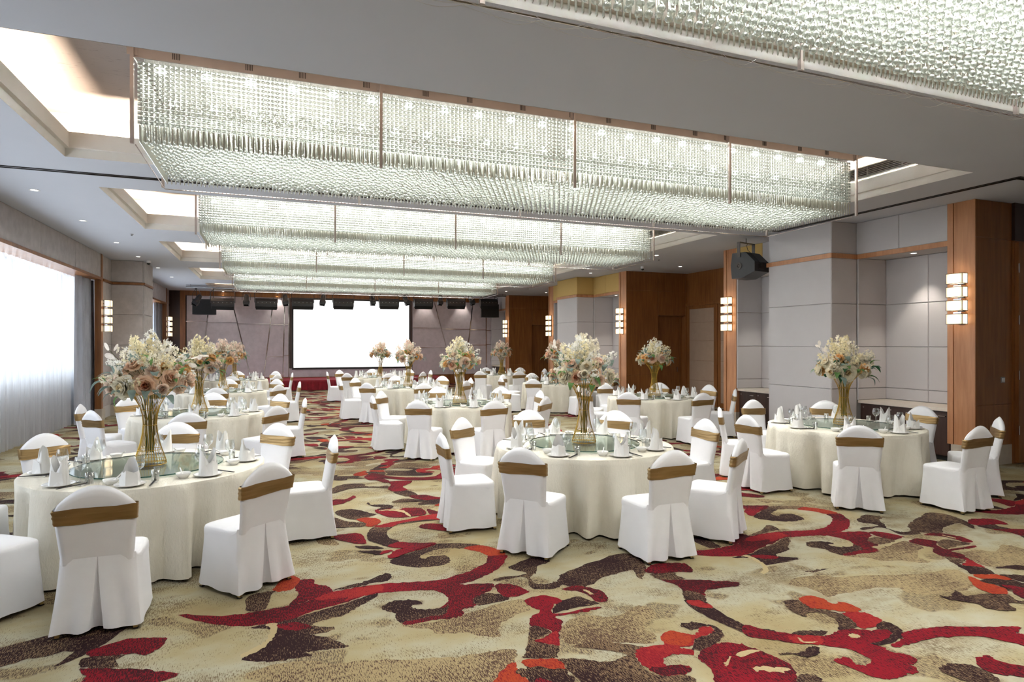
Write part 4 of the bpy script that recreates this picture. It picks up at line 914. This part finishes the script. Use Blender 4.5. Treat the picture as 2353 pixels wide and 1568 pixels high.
LAZY = MB().lathe([(0.0, 0.0), (0.595, 0.0)], 72).lathe([(0.595, 0.010), (0.0, 0.010)], 72).mesh('glass_plate', 'glass_turntable')
LEDGE = MB().lathe([(0.595, 0.0), (0.598, 0.005), (0.595, 0.010)], 72).mesh('glass_rim', 'glass_edge', True)
HUB = MB().lathe([(0.0, 0.016), (0.11, 0.016), (0.13, 0.0), (0.0, 0.0)], 24).mesh('bearing', 'metal_grey')
# --- wire vase
VPR = [(0.130, 0.0), (0.127, 0.03), (0.108, 0.09), (0.080, 0.18), (0.060, 0.28), (0.054, 0.36), (0.060, 0.44), (0.082, 0.52), (0.118, 0.59), (0.165, 0.645), (0.205, 0.685)]
vw = MB()
for i in range(34):
    a = 2*PI*i/34; vw.tube([(r_*math.cos(a), r_*math.sin(a), z) for r_, z in VPR], 0.0021, 4)
V_WIRE = vw.mesh('wire_cage', 'wire_gold', True)
def vring(r_, z, th=0.0026): return MB().tube([(r_*math.cos(2*PI*i/32), r_*math.sin(2*PI*i/32), z) for i in range(32)], th, 5, True).mesh('ring', 'wire_gold', True)
V_RINGS = [vring(0.131, 0.003, 0.0035), vring(0.126, 0.035), vring(0.095, 0.13), vring(0.0555, 0.35), vring(0.070, 0.485), vring(0.150, 0.63), vring(0.206, 0.686, 0.003)]
# --- flowers
def petal(mb, L, W, curl, tilt, az, base_r, z0, mi, nl=4):
    V = []; F = []
    for j in range(nl):
        s = j/(nl-1); ang = tilt+curl*s; rr = base_r+L*s*math.sin(tilt+curl*s*0.5); zz = z0+L*s*math.cos(tilt+curl*s*0.5)
        wv = W*(0.30+1.1*math.sin(PI*min(1, 0.12+0.72*s)))*0.5*(1.0 if j < nl-1 else 0.72)
        for q in (-1, 0, 1):
            x = rr-0.25*wv*(q*q); y = q*wv; z = zz+0.30*wv*(q*q)+(0.004*math.sin(az*5+q*3) if j == nl-1 else 0)
            V.append((x*math.cos(az)-y*math.sin(az), x*math.sin(az)+y*math.cos(az), z))
    for j in range(nl-1):
        for q in (0, 1): F.append((j*3+q, j*3+q+1, (j+1)*3+q+1, (j+1)*3+q))
    mb.add(V, F, mi)
def peony(c, seed, open_=1.0):
    r = random.Random(seed); mb = MB()
    for n, tilt, curl, L, W, br, mi in ((8, 1.35*open_, 0.25, 0.072, 0.066, 0.010, 0), (8, 1.05*open_, 0.0, 0.070, 0.060, 0.010, 0), (7, 0.78*open_, -0.2, 0.066, 0.054, 0.009, 0), (7, 0.52*open_, -0.35, 0.062, 0.048, 0.009, 0), (7, 0.34*open_, -0.4, 0.056, 0.040, 0.008, 1), (5, 0.18, -0.35, 0.050, 0.030, 0.004, 1), (3, 0.05, -0.2, 0.046, 0.022, 0.001, 1)):
        for i in range(n): petal(mb, L*r.uniform(0.9, 1.12), W*r.uniform(0.9, 1.1), curl+r.uniform(-0.15, 0.15), tilt+r.uniform(-0.1, 0.1), 2*PI*(i+r.uniform(-0.2, 0.2))/n+tilt*3, br, 0.0, mi)
    return mb.mesh('peony', ['petal_'+c, 'petal_'+c+'_in'], True)
PEONY = {c: [peony(c, 11), peony(c, 12)] for c in ('peach', 'pink', 'amber', 'cream')}
BUD = {c: peony(c, 15, 0.42) for c in ('peach', 'pink', 'amber', 'cream')}
def star_spray(c, seed, nfl=13, L=0.26):
    r = random.Random(seed); mb = MB(); pts = [(0.02*math.sin(3*s)*s, 0.015*s*s, L*s) for s in np.linspace(0, 1, 6)]
    mb.tube(pts, [0.0022, 0.002, 0.0018, 0.0015, 0.0012, 0.0008], 4, mi=1)
    for i in range(nfl):
        s = 0.35+0.65*i/(nfl-1); a = i*2.4+r.random(); b = Vector((0.02*math.sin(3*s)*s, 0.015*s*s, L*s)); o_ = Vector((math.cos(a), math.sin(a), 0.5))*r.uniform(0.025, 0.06)*(1.25-s*0.6)
        c_ = b+o_; mb.tube([b, c_], 0.0009, 3, mi=1); nrm = o_.normalized(); e1 = nrm.orthogonal().normalized(); e2 = nrm.cross(e1); sz = r.uniform(0.022, 0.031)
        for q in range(6):
            aa = 2*PI*q/6+r.random()*0.3; d_ = e1*math.cos(aa)+e2*math.sin(aa); p_ = e1*math.cos(aa+PI/2)+e2*math.sin(aa+PI/2)
            mb.add([c_, c_+d_*sz*0.55+p_*sz*0.26+nrm*sz*0.25, c_+d_*sz+nrm*sz*0.35, c_+d_*sz*0.55-p_*sz*0.26+nrm*sz*0.25], [(0, 1, 2, 3)], 0)
    return mb.mesh('blossom_spray', ['petal_'+c, 'petal_stem_green'])
SPRAY = {c: [star_spray(c, 21), star_spray(c, 22, 16, 0.30)] for c in ('white', 'yellowish', 'blush', 'cream')}
def leaf_mesh(c, L=0.085, W=0.046):
    V = []; F = []
    for j in range(7):
        s = j/6; w_ = W*0.5*math.sin(PI*(0.04+0.92*s)**0.85)
        for q in (-1, 0, 1): V.append((q*w_, 0.012*math.sin(s*4), 0) if False else (q*w_, L*s, 0.020*math.sin(PI*s*0.9)+0.25*abs(q)*w_-0.022*s*s))
    for j in range(6):
        for q in (0, 1): F.append((j*3+q, j*3+q+1, (j+1)*3+q+1, (j+1)*3+q))
    return MB().add(V, F).mesh('leaf', 'petal_leaf_'+c, True)
LEAF = {c: leaf_mesh(c) for c in ('grey', 'green', 'dark')}
dsp = MB(); dsp.tube([(0, 0, 0), (0.01, 0.02, 0.12), (0.0, 0.05, 0.24)], 0.0016, 4, mi=1)
for i, (z, a) in enumerate(((0.10, 0.3), (0.15, 2.6), (0.19, 0.9), (0.23, 3.4), (0.25, 1.8))):
    c_ = Vector((0.04*math.cos(a), 0.02+z*0.1+0.04*math.sin(a), z)); e1 = Vector((math.cos(a), math.sin(a), 0.5)).normalized(); e2 = Vector((-math.sin(a)*0.6, math.cos(a)*0.6, 0.8)).normalized()
    dsp.add([c_+e1*0.030*math.cos(q*PI/5)+e2*0.024*math.sin(q*PI/5) for q in range(10)], [tuple(range(10))], 0)
DOLLAR = dsp.mesh('round_leaf_spray', ['petal_leaf_pale', 'petal_stem_green'])
SCHEMES = {(0, 0): (('peach', 'peach', 'pink', 'amber', 'pink', 'cream'), ('white', 'yellowish', 'cream'), ('grey', 'grey', 'green'), 2), (0, 1): (('peach', 'pink', 'cream', 'pink', 'cream'), ('yellowish', 'white', 'cream'), ('grey', 'grey', 'green'), 1),
           (0, 2): (('cream', 'cream', 'amber', 'cream'), ('yellowish', 'cream', 'cream'), ('dark', 'grey', 'green'), 2), (1, 0): (('pink', 'amber', 'cream', 'pink'), ('yellowish', 'yellowish', 'cream'), ('grey', 'green', 'dark'), 0)}
BOUQ = {(0, 0): 'peach peonies and white star blossoms', (0, 1): 'pink peonies and pale yellow star blossoms', (0, 2): 'cream peonies with dark green leaves', (1, 0): 'pale pink roses and yellow blossoms', (1, 1): 'large amber roses and trailing greenery',
        (1, 2): 'cream lilies and a dusky pink plume', (2, 0): 'blush and cream blossoms', (2, 1): 'airy cream blossoms and amber roses', (2, 2): 'dusty pink sprays', (3, 0): 'small blush blossoms', (3, 1): 'peach blossoms', (3, 2): 'massed blush blossoms'}
def bouquet(key, x, y, zb_):
    r = random.Random(100+key[0]*10+key[1]); sch = SCHEMES.get(key, ((('amber', 'peach', 'pink', 'cream') if key[0] < 2 else ('peach', 'pink', 'cream', 'amber')), (('cream', 'yellowish', 'white') if key[0] < 2 else ('blush', 'cream', 'blush')), ('grey', 'green', 'grey'), 0))
    nm = '%s %s' % (ROWN[key[0]], COLN[key[1]])
    t_ = tag(empty('flower_arrangement', (x, y, zb_), 0), '%s in the wire vase on the %s table' % (BOUQ[key], nm), 'flowers', 'flower arrangements in wire vases')
    st = MB()
    for i in range(16):
        a = 2*PI*i/16+r.random()*0.3; q = r.uniform(0.15, 1.0); st.tube([(0.03*math.cos(a), 0.03*math.sin(a), 0.10), (0.036*math.cos(a), 0.036*math.sin(a), 0.38), (0.10*q*math.cos(a), 0.10*q*math.sin(a), 0.60), (0.24*q*math.cos(a), 0.24*q*math.sin(a), 0.74)], 0.0026, 4)
    st.build('stems', 'petal_stem_green', t_)
    C = Vector((0, 0, 0.70))
    def put(name, me, th, ph, rad, sc_, spin):
        d_ = Vector((math.sin(th)*math.cos(ph), math.sin(th)*math.sin(ph), math.cos(th))); p_ = C+Vector((d_.x*rad, d_.y*rad, d_.z*rad*0.80))
        rot = d_.to_track_quat('Z', 'Y')@Matrix.Rotation(spin, 3, 'Z').to_quaternion(); o_ = place(name, me, t_, p_, rot=rot.to_euler(), sc=sc_); return o_
    # peonies: ring low over the rim and more higher up, sprays above, leaves between
    n = 9
    for i in range(n):
        c = sch[0][i % len(sch[0])]; put('peony', PEONY[c][i % 2], r.uniform(1.22, 1.62), 2*PI*(i+0.3*r.random())/n+0.4, r.uniform(0.22, 0.29), r.uniform(0.95, 1.45), r.random()*6)
    for i in range(9):
        c = sch[0][(i+1) % len(sch[0])]; put('peony', PEONY[c][i % 2], r.uniform(0.65, 1.1), 2*PI*(i+0.4*r.random())/9, r.uniform(0.22, 0.29), r.uniform(0.8, 1.15), r.random()*6)
    for i in range(5):
        put('peony_bud', BUD[sch[0][i % len(sch[0])]], r.uniform(1.2, 1.7), r.random()*6.28, r.uniform(0.28, 0.34), r.uniform(0.7, 0.95), r.random()*6)
    for i in range(34):
        c = sch[1][i % len(sch[1])]; th = r.uniform(0.02, 1.0); put('blossom_spray', SPRAY[c][i % 2], th, 2*PI*i*0.382+r.random()*0.4, r.uniform(0.10, 0.20), r.uniform(0.80, 1.12)*(1.12-0.3*th), r.random()*6)
    for i in range(10):
        c = sch[1][i % len(sch[1])]; put('blossom_spray', SPRAY[c][i % 2], r.uniform(1.0, 1.45), 2*PI*i/10+r.random(), r.uniform(0.12, 0.18), r.uniform(0.65, 0.9), r.random()*6)
    for i in range(38):
        c = sch[2][i % len(sch[2])]; th = r.uniform(0.75, 1.95); ph = r.random()*6.28; d_ = Vector((math.sin(th)*math.cos(ph), math.sin(th)*math.sin(ph), math.cos(th))); p_ = C+Vector((d_.x, d_.y, d_.z*0.8))*r.uniform(0.25, 0.34)
        place('leaf', LEAF[c], t_, p_, rot=((d_+Vector((r.uniform(-.7, .7), r.uniform(-.7, .7), r.uniform(-.5, .5)))).to_track_quat('Y', 'Z')).to_euler(), sc=r.uniform(1.1, 1.9))
    for i in range(sch[3]): put('round_leaf_spray', DOLLAR, 0.85, (2.6, 0.35)[i], 0.20, 1.25, r.random()*6)
for key in sorted(TABLES):
    row, colm = key; tx, ty = TABLES[key]; nm = '%s %s' % (ROWN[row], COLN[colm])
    t_ = tag(empty('banquet_table', (tx, ty, 0), row*1.3+colm*0.7), 'round banquet table under a cream cloth, the %s one' % nm, 'table', 'round banquet tables')
    place('tablecloth', CLOTHS[(row+colm) % 3], t_); place('table_top', TOPM, t_); place('pedestal', LEGM, t_)
    z0 = TZ+0.001
    lz = tag(empty('turntable', (tx, ty, z0), 0), 'round glass turntable in the middle of the %s table' % nm, 'turntable', 'glass turntables')
    place('bearing', HUB, lz); place('glass_plate', LAZY, lz, (0, 0, 0.016)); place('glass_rim', LEDGE, lz, (0, 0, 0.016))
    zv = z0+0.027
    vz = tag(empty('wire_vase', (tx, ty, zv), key[0]), 'tall gold wire vase, waisted, on the %s table' % nm, 'vase', 'gold wire vases')
    place('wire_cage', V_WIRE, vz)
    for q in V_RINGS: place('ring', q, vz)
    bouquet(key, tx, ty, zv)
    rr = random.Random(row*17+colm*5)
    for ang in range(0, 360, 45):
        dn = DIRN[ang]; a = math.radians(ang); jx = rr.uniform(-0.03, 0.03); ja = rr.uniform(-0.05, 0.05)
        if key in SEATS:
            aa, rch = SEATS[key][ang//45]; rch = max(rch, 1.305); a = math.radians(aa); ja *= 0.6
        else: rch = 1.40+(0.05 if ang in (90, 270) else 0)+jx
        px, py = tx+rch*math.cos(a), ty+rch*math.sin(a)
        chair(px, py, a+PI/2+ja, 'white covered chair, gold sash, at the %s place of the %s table' % (dn, nm), 'covered chairs at the %s table' % nm)
        # place setting, laid out from the diner's side
        a = math.radians(ang)+(0.5*(a-math.radians(ang)) if abs(a-math.radians(ang)) < 1 else 0); er = Vector((math.cos(a), math.sin(a), 0)); et = Vector((-math.sin(a), math.cos(a), 0)); o_ = Vector((tx, ty, z0))   # et points to the diner's right
        P = lambda rad, side: o_+er*rad+et*side
        pl = 'the %s place of the %s table' % (dn, nm)
        tag(place('saucer_plate', PLATE, None, P(0.79, 0), sc=1.22), 'white saucer plate under the napkin at '+pl, 'plate', 'saucer plates')
        kind = (ang//45+row+colm) % 3 != 0
        nr_ = empty('folded_napkin', P(0.79, 0)+Vector((0, 0, 0.0075)), a+PI/2+rr.uniform(-0.5, 0.5)); nr_.scale = (1.32, 1.32, 1.15+0.1*rr.random()); place('napkin', NAPK[0 if kind else 1], nr_)
        if row < 2: place('fold', WRAPM, nr_)
        tag(nr_, 'white napkin folded into %s at %s' % ('two points' if kind else 'a peak', pl), 'napkin', 'folded napkins')
        b_ = empty('soup_bowl', P(0.69, -0.15), a); b_.scale = (1.12, 1.12, 1.1); place('bowl', BOWL, b_); place('spoon', SPOON, b_, (0, 0, 0), rr.uniform(1.2, 3.6)); tag(b_, 'small white soup bowl with spoon at '+pl, 'bowl', 'soup bowls')
        tag(place('wine_glass', WINE, None, P(0.648, 0.03), sc=1.22), 'stemmed wine glass behind the napkin at '+pl, 'glass', 'wine glasses')
        tag(place('tumbler', TUMB, None, P(0.660, 0.15)), 'straight water tumbler at '+pl, 'glass', 'tumblers')
        if row < 3:
            for s_ in (0, 1): tag(place('chopstick', STICK, None, P(0.80, 0.15+0.009*s_), a-PI/2), ('left' if s_ == 0 else 'right')+' of two black chopsticks at '+pl, 'chopstick', 'chopsticks at '+pl)
            tag(place('chopstick_rest', REST, None, P(0.735, 0.156), a-PI/2), 'white chopstick rest at '+pl, 'rest', 'chopstick rests')

# ------------------------------------------------------------------ wall sconces
def sconce(x, y, z, rz, label, s=1.0):
    root = tag(empty('wall_sconce', (x, y, z), rz), label, 'sconce', 'stacked box wall sconces')
    MB().box(-0.05, 0.05, -0.012, 0.0, 0.02, 0.80).build('back_plate', 'metal_dark', root)
    w, d, h = 0.245, 0.13, 0.158
    for i in range(4):
        z0 = 0.02+i*0.205; off = 0.0
        fr = MB(); e = 0.007
        for xx in (-w/2, w/2-e):
            for yy in (-0.045-d, -0.045-e): fr.box(xx, xx+e, yy, yy+e, z0, z0+h)
        for zz in (z0, z0+h-e):
            fr.box(-w/2, w/2, -0.045-d, -0.045-d+e, zz, zz+e); fr.box(-w/2, w/2, -0.045-e, -0.045, zz, zz+e)
            fr.box(-w/2, -w/2+e, -0.045-d, -0.045, zz, zz+e); fr.box(w/2-e, w/2, -0.045-d, -0.045, zz, zz+e)
        fr.build('frame', 'metal_dark', root)
        sh = MB().cbox((0, 0, 0), (w-0.008, d-0.008, h-0.010)).build('shade', 'shade_glow', root, (0, -0.045-d/2, z0+h/2))
        MB().box(-0.06, 0.06, -0.10, 0.0, z0+h+0.006, z0+h+0.030).build('bracket', 'chrome', root) if i < 3 else MB().box(-0.03, 0.03, -0.05, 0.0, z0+0.06, z0+0.09).build('bracket', 'chrome', root)
    return root
for (y, nm) in ((6.385, 'nearest column at the right edge'), (11.53, 'second column, beside the hanging loudspeaker'), (16.23, 'column at the far side of the first alcove'), (21.37, 'column before the second alcove'), (26.06, 'last column before the stage')):
    sconce(CXR-0.03, y, 2.13, -PI/2, 'lit stacked-box sconce on the '+nm)
for (y, nm) in ((17.78, 'left column past the sheer curtain'), (27.64, 'far left column near the stage')):
    sconce(LX+0.02, y, 2.13, PI/2, 'lit stacked-box sconce on the '+nm)

# ------------------------------------------------------------------ downlights, cameras, sprinklers
DL = [(-3.14, 10.63), (-3.12, 12.95), (-3.12, 15.5), (-3.12, 17.8), (-3.05, 20.2), (-3.05, 22.8), (8.8, 12.96), (10.7, 14.6), (9.1, 16.9), (9.0, 24.0), (10.8, 24.0), (9.0, 19.9)]
rim = MB().lathe([(0.045, 0.004), (0.045, -0.004), (0.065, -0.006), (0.068, 0.0)], 20).mesh('rim', 'white_plastic', True); lens = MB().lathe([(0.046, 0.0), (0.0, 0.0)], 20).mesh('lens', 'downlight_glow')
def downlight(x, y, z, label, e=34):
    r_ = tag(empty('downlight', (x, y, z-0.001)), label, 'downlight', 'ceiling downlights'); place('rim', rim, r_); place('lens', lens, r_, (0, 0, -0.001))
    l = bpy.data.lights.new('downlight_beam', 'SPOT'); l.energy = e; l.spot_size = 1.25; l.spot_blend = 0.6; l.shadow_soft_size = 0.04; l.color = (1, 0.93, 0.82)
    o = bpy.data.objects.new('downlight_beam', l); COL.objects.link(o); o.location = (x, y, z-0.02)
for i, (x, y) in enumerate(DL):
    nth = ['first', 'second', 'third', 'fourth', 'fifth', 'sixth']
    downlight(x, y, ZC, ('round downlight, %s one from the camera along the left ceiling edge' % nth[i]) if i < 6 else ('round downlight, %s one from the camera on the right side of the ceiling' % nth[i-6]))
for i, (x, y, nm) in enumerate(((10.2, 7.42, 'nearest niche'), (10.2, 10.55, 'niche behind the hanging loudspeaker'), (10.2, 17.25, 'niche under the tan panels'), (10.2, 27.2, 'niche beside the stage'))):
    downlight(x, y, 3.40, 'small downlight in the soffit of the '+nm, 60)
dome = MB().lathe([(0.055, 0.0), (0.055, -0.05), (0.048, -0.06)], 16, cap1=True).mesh('housing', 'white_plastic', True); ball = MB().lathe([(0.042, -0.055), (0.040, -0.085), (0.022, -0.105), (0.0, -0.108)], 16).mesh('dome', 'black_plastic', True)
for x, y, nm in ((-3.02, 18.6, 'beside the left pier'), (9.72, 15.0, 'in front of the first wooden alcove'), (-2.7, 26.2, 'above the far left stage light')):
    c = tag(empty('security_camera', (x, y, ZC-0.0)), 'white dome security camera on the ceiling '+nm, 'camera', 'dome security cameras'); place('housing', dome, c); place('dome', ball, c)
spm = MB().lathe([(0.035, 0.0), (0.03, -0.01), (0.012, -0.014), (0.012, -0.03), (0.024, -0.034), (0.0, -0.038)], 14).mesh('sprinkler', 'metal_grey', True)
for x, y, nm in ((9.3, 13.6, 'right of the second chandelier'), (9.4, 22.6, 'right of the farthest chandelier'), (-2.6, 14.2, 'left of the second cove')):
    tag(place('sprinkler', spm, None, (x, y, ZC)), 'small metal ceiling sprinkler '+nm, 'sprinkler', 'ceiling sprinklers')

for i, x in enumerate((-1.9, 0.2, 6.6, 8.4)):
    downlight(x, 28.26, ZC, 'small downlight washing the stage wall, %s from the left' % ['first', 'second', 'third', 'fourth'][i], 60)
# ------------------------------------------------------------------ hanging loudspeaker by the right wall
sp = empty('hanging_loudspeaker', (9.12, 10.12, 3.46), 0.0); sp.rotation_euler = (0, 0, -1.31)
prof = [(-0.25, -0.27), (-0.02, -0.27), (0.27, -0.15), (0.27, 0.04), (0.06, 0.25), (-0.24, 0.25), (-0.275, 0.0)]
MB().prism(prof, 'y', -0.25, 0.25).build('cabinet', 'black_plastic', sp)
MB().prism([(-0.287, -0.02), (-0.262, -0.25), (-0.252, -0.25), (-0.275, -0.02), (-0.245, 0.23), (-0.255, 0.23)], 'y', -0.23, 0.23).build('grille', 'black_void', sp)
pl_ = MB().lathe([(0.075, 0.0), (0.075, 0.008), (0.03, 0.008), (0.02, 0.0)], 20, cap1=True).build('connector_plate', 'metal_dark', sp, (-0.09, -0.252, -0.02)); pl_.rotation_euler = (PI/2, 0, 0)
MB().box(0.271, 0.28, -0.10, 0.06, -0.10, 0.0).build('jack_plate', 'metal_dark', sp)
for yy in (-0.262, 0.254): MB().box(-0.12, -0.05, yy, yy+0.008, 0.16, 0.46).build('bracket_arm', 'metal_dark', sp)
MB().box(-0.12, -0.05, -0.262, 0.262, 0.46, 0.468).build('bracket_bar', 'metal_dark', sp); MB().tube([(-0.085, 0, 0.468), (-0.085, 0.0, 0.565)], 0.008, 6).build('hanging_rod', 'metal_dark', sp)
MB().tube([(-0.08, 0.05, 0.46), (-0.04, -0.05, 0.40), (0.02, -0.1, 0.30), (0.20, -0.12, 0.14), (0.29, -0.1, 0.02), (0.285, -0.05, -0.04)], 0.006, 6).build('cable', 'black_plastic', sp, smooth=True)
tag(sp, 'black wedge-shaped loudspeaker hanging from a yoke by the right wall', 'loudspeaker')

# ------------------------------------------------------------------ stage lighting bar
YL = 25.3
def px(u, v, y=YL): x, z = at_y(u, v, y); return x, z
xa, _ = px(445, 680); xb, _ = px(1150, 680)
bar = empty('lighting_bar', ((xa+xb)/2, YL, 3.93)); hwb = (xb-xa)/2+0.25
MB().tube([(-hwb, 0, 0), (hwb, 0, 0)], 0.03, 10).build('pipe', 'metal_grey', bar, smooth=True); MB().tube([(-hwb, 0, 0.06), (hwb, 0, 0.06)], 0.014, 8).build('pipe', 'metal_grey', bar, smooth=True)
for i in range(7):
    x = -hwb+0.15+i*(2*hwb-0.3)/6; MB().tube([(x, 0, 0), (x, 0, 0.10)], 0.014, 6).build('hanger', 'metal_grey', bar)
tag(bar, 'grey ceiling pipe that carries the stage lights', 'pipe')
spotm = MB().lathe([(0.0, 0.24), (0.07, 0.24), (0.09, 0.16), (0.095, 0.0), (0.12, -0.02), (0.12, -0.10), (0.10, -0.12), (0.0, -0.11)], 14).mesh('lamp_body', 'black_plastic', True)
doorm = MB().box(-0.10, 0.10, -0.002, 0.002, -0.10, 0.0).mesh('barn_door', 'black_plastic')
order = ['leftmost', 'second from the left', 'third from the left', 'fourth from the left', 'fifth from the left', 'sixth from the left', 'seventh from the left', 'rightmost']
for i, u in enumerate((452, 566, 656, 742, 857, 934, 1012, 1084)):
    x, z = px(u, 691); s = empty('stage_spotlight', (x, YL+0.02, z), 0.0); rr = random.Random(i)
    ry = [0.5, 0.0, -0.1, 0.15, 0.0, -0.35, 0.1, -0.3][i]
    b_ = place('lamp_body', spotm, s, (0, 0, 0.0), rot=(-0.35, ry, 0))
    for q in range(4): place('barn_door', doorm, b_, (0.115*math.cos(q*PI/2), 0.115*math.sin(q*PI/2), -0.10), rot=(0.35, 0, q*PI/2+PI/2))
    top = 3.885-z
    MB().tube([(-0.14, 0, 0.02), (-0.14, 0, top*0.55), (-0.06, 0, top*0.85), (0, 0, top), (0.06, 0, top*0.85), (0.14, 0, top*0.55), (0.14, 0, 0.02)], 0.009, 6).build('yoke', 'metal_dark', s)
    tag(s, 'small black stage spotlight, %s on the lighting bar' % order[i], 'spotlight', 'stage spotlights')
for i, u in enumerate((512, 612, 696, 789, 894, 973, 1048, 1123)):
    x, z = px(u, 696); s = empty('stage_panel_light', (x, YL, z), 0.0); w = 0.78
    MB().prism([(-0.10, -0.14), (0.02, -0.22), (0.16, -0.06), (0.16, 0.12), (0.04, 0.17), (-0.10, 0.06)], 'x', -w/2, w/2).build('housing', 'black_plastic', s)
    MB().box(-w/2+0.03, w/2-0.03, -0.116, -0.10, -0.06, 0.03).build('front_rail', 'metal_dark', s)
    fl = MB().prism([(-0.10, -0.14), (-0.115, -0.15), (-0.02, -0.27), (-0.005, -0.26)], 'x', -w/2+0.02, w/2-0.02).build('barn_door', 'black_void', s)
    for q in range(5): MB().cbox((-w/2+0.1+q*(w-0.2)/4, -0.118, 0.0), (0.02, 0.01, 0.02)).build('screw', 'metal_grey', s)
    top = 3.88-z
    MB().tube([(-w/2-0.02, 0.02, 0.0), (-w/2-0.02, 0.02, top*0.75), (-w/2+0.08, 0.02, top), (w/2-0.08, 0.02, top), (w/2+0.02, 0.02, top*0.75), (w/2+0.02, 0.02, 0.0)], 0.013, 6).build('yoke', 'metal_dark', s)
    tag(s, 'wide black flood light, %s on the lighting bar' % order[i], 'floodlight', 'stage flood lights')
for u, v, nm in ((471, 706, 'left'), (1123, 715, 'right')):
    x, z = px(u, v, 26.9); s = empty('stage_loudspeaker', (x, 26.9, z), 0.0)
    MB().prism([(-0.42, -0.22), (0.42, -0.22), (0.32, 0.22), (-0.32, 0.22)], 'z', -0.30, 0.30).build('cabinet', 'black_plastic', s); MB().box(-0.40, 0.40, -0.232, -0.222, -0.28, 0.28).build('grille', 'black_void', s)
    for q in (-0.3, 0.3): MB().tube([(q, 0, 0.30), (q, 0, ZC-z)], 0.012, 6).build('hanging_rod', 'metal_dark', s)
    tag(s, 'black loudspeaker hanging at the %s end of the stage' % nm, 'loudspeaker', 'stage loudspeakers')
bpy.context.view_layer.update()
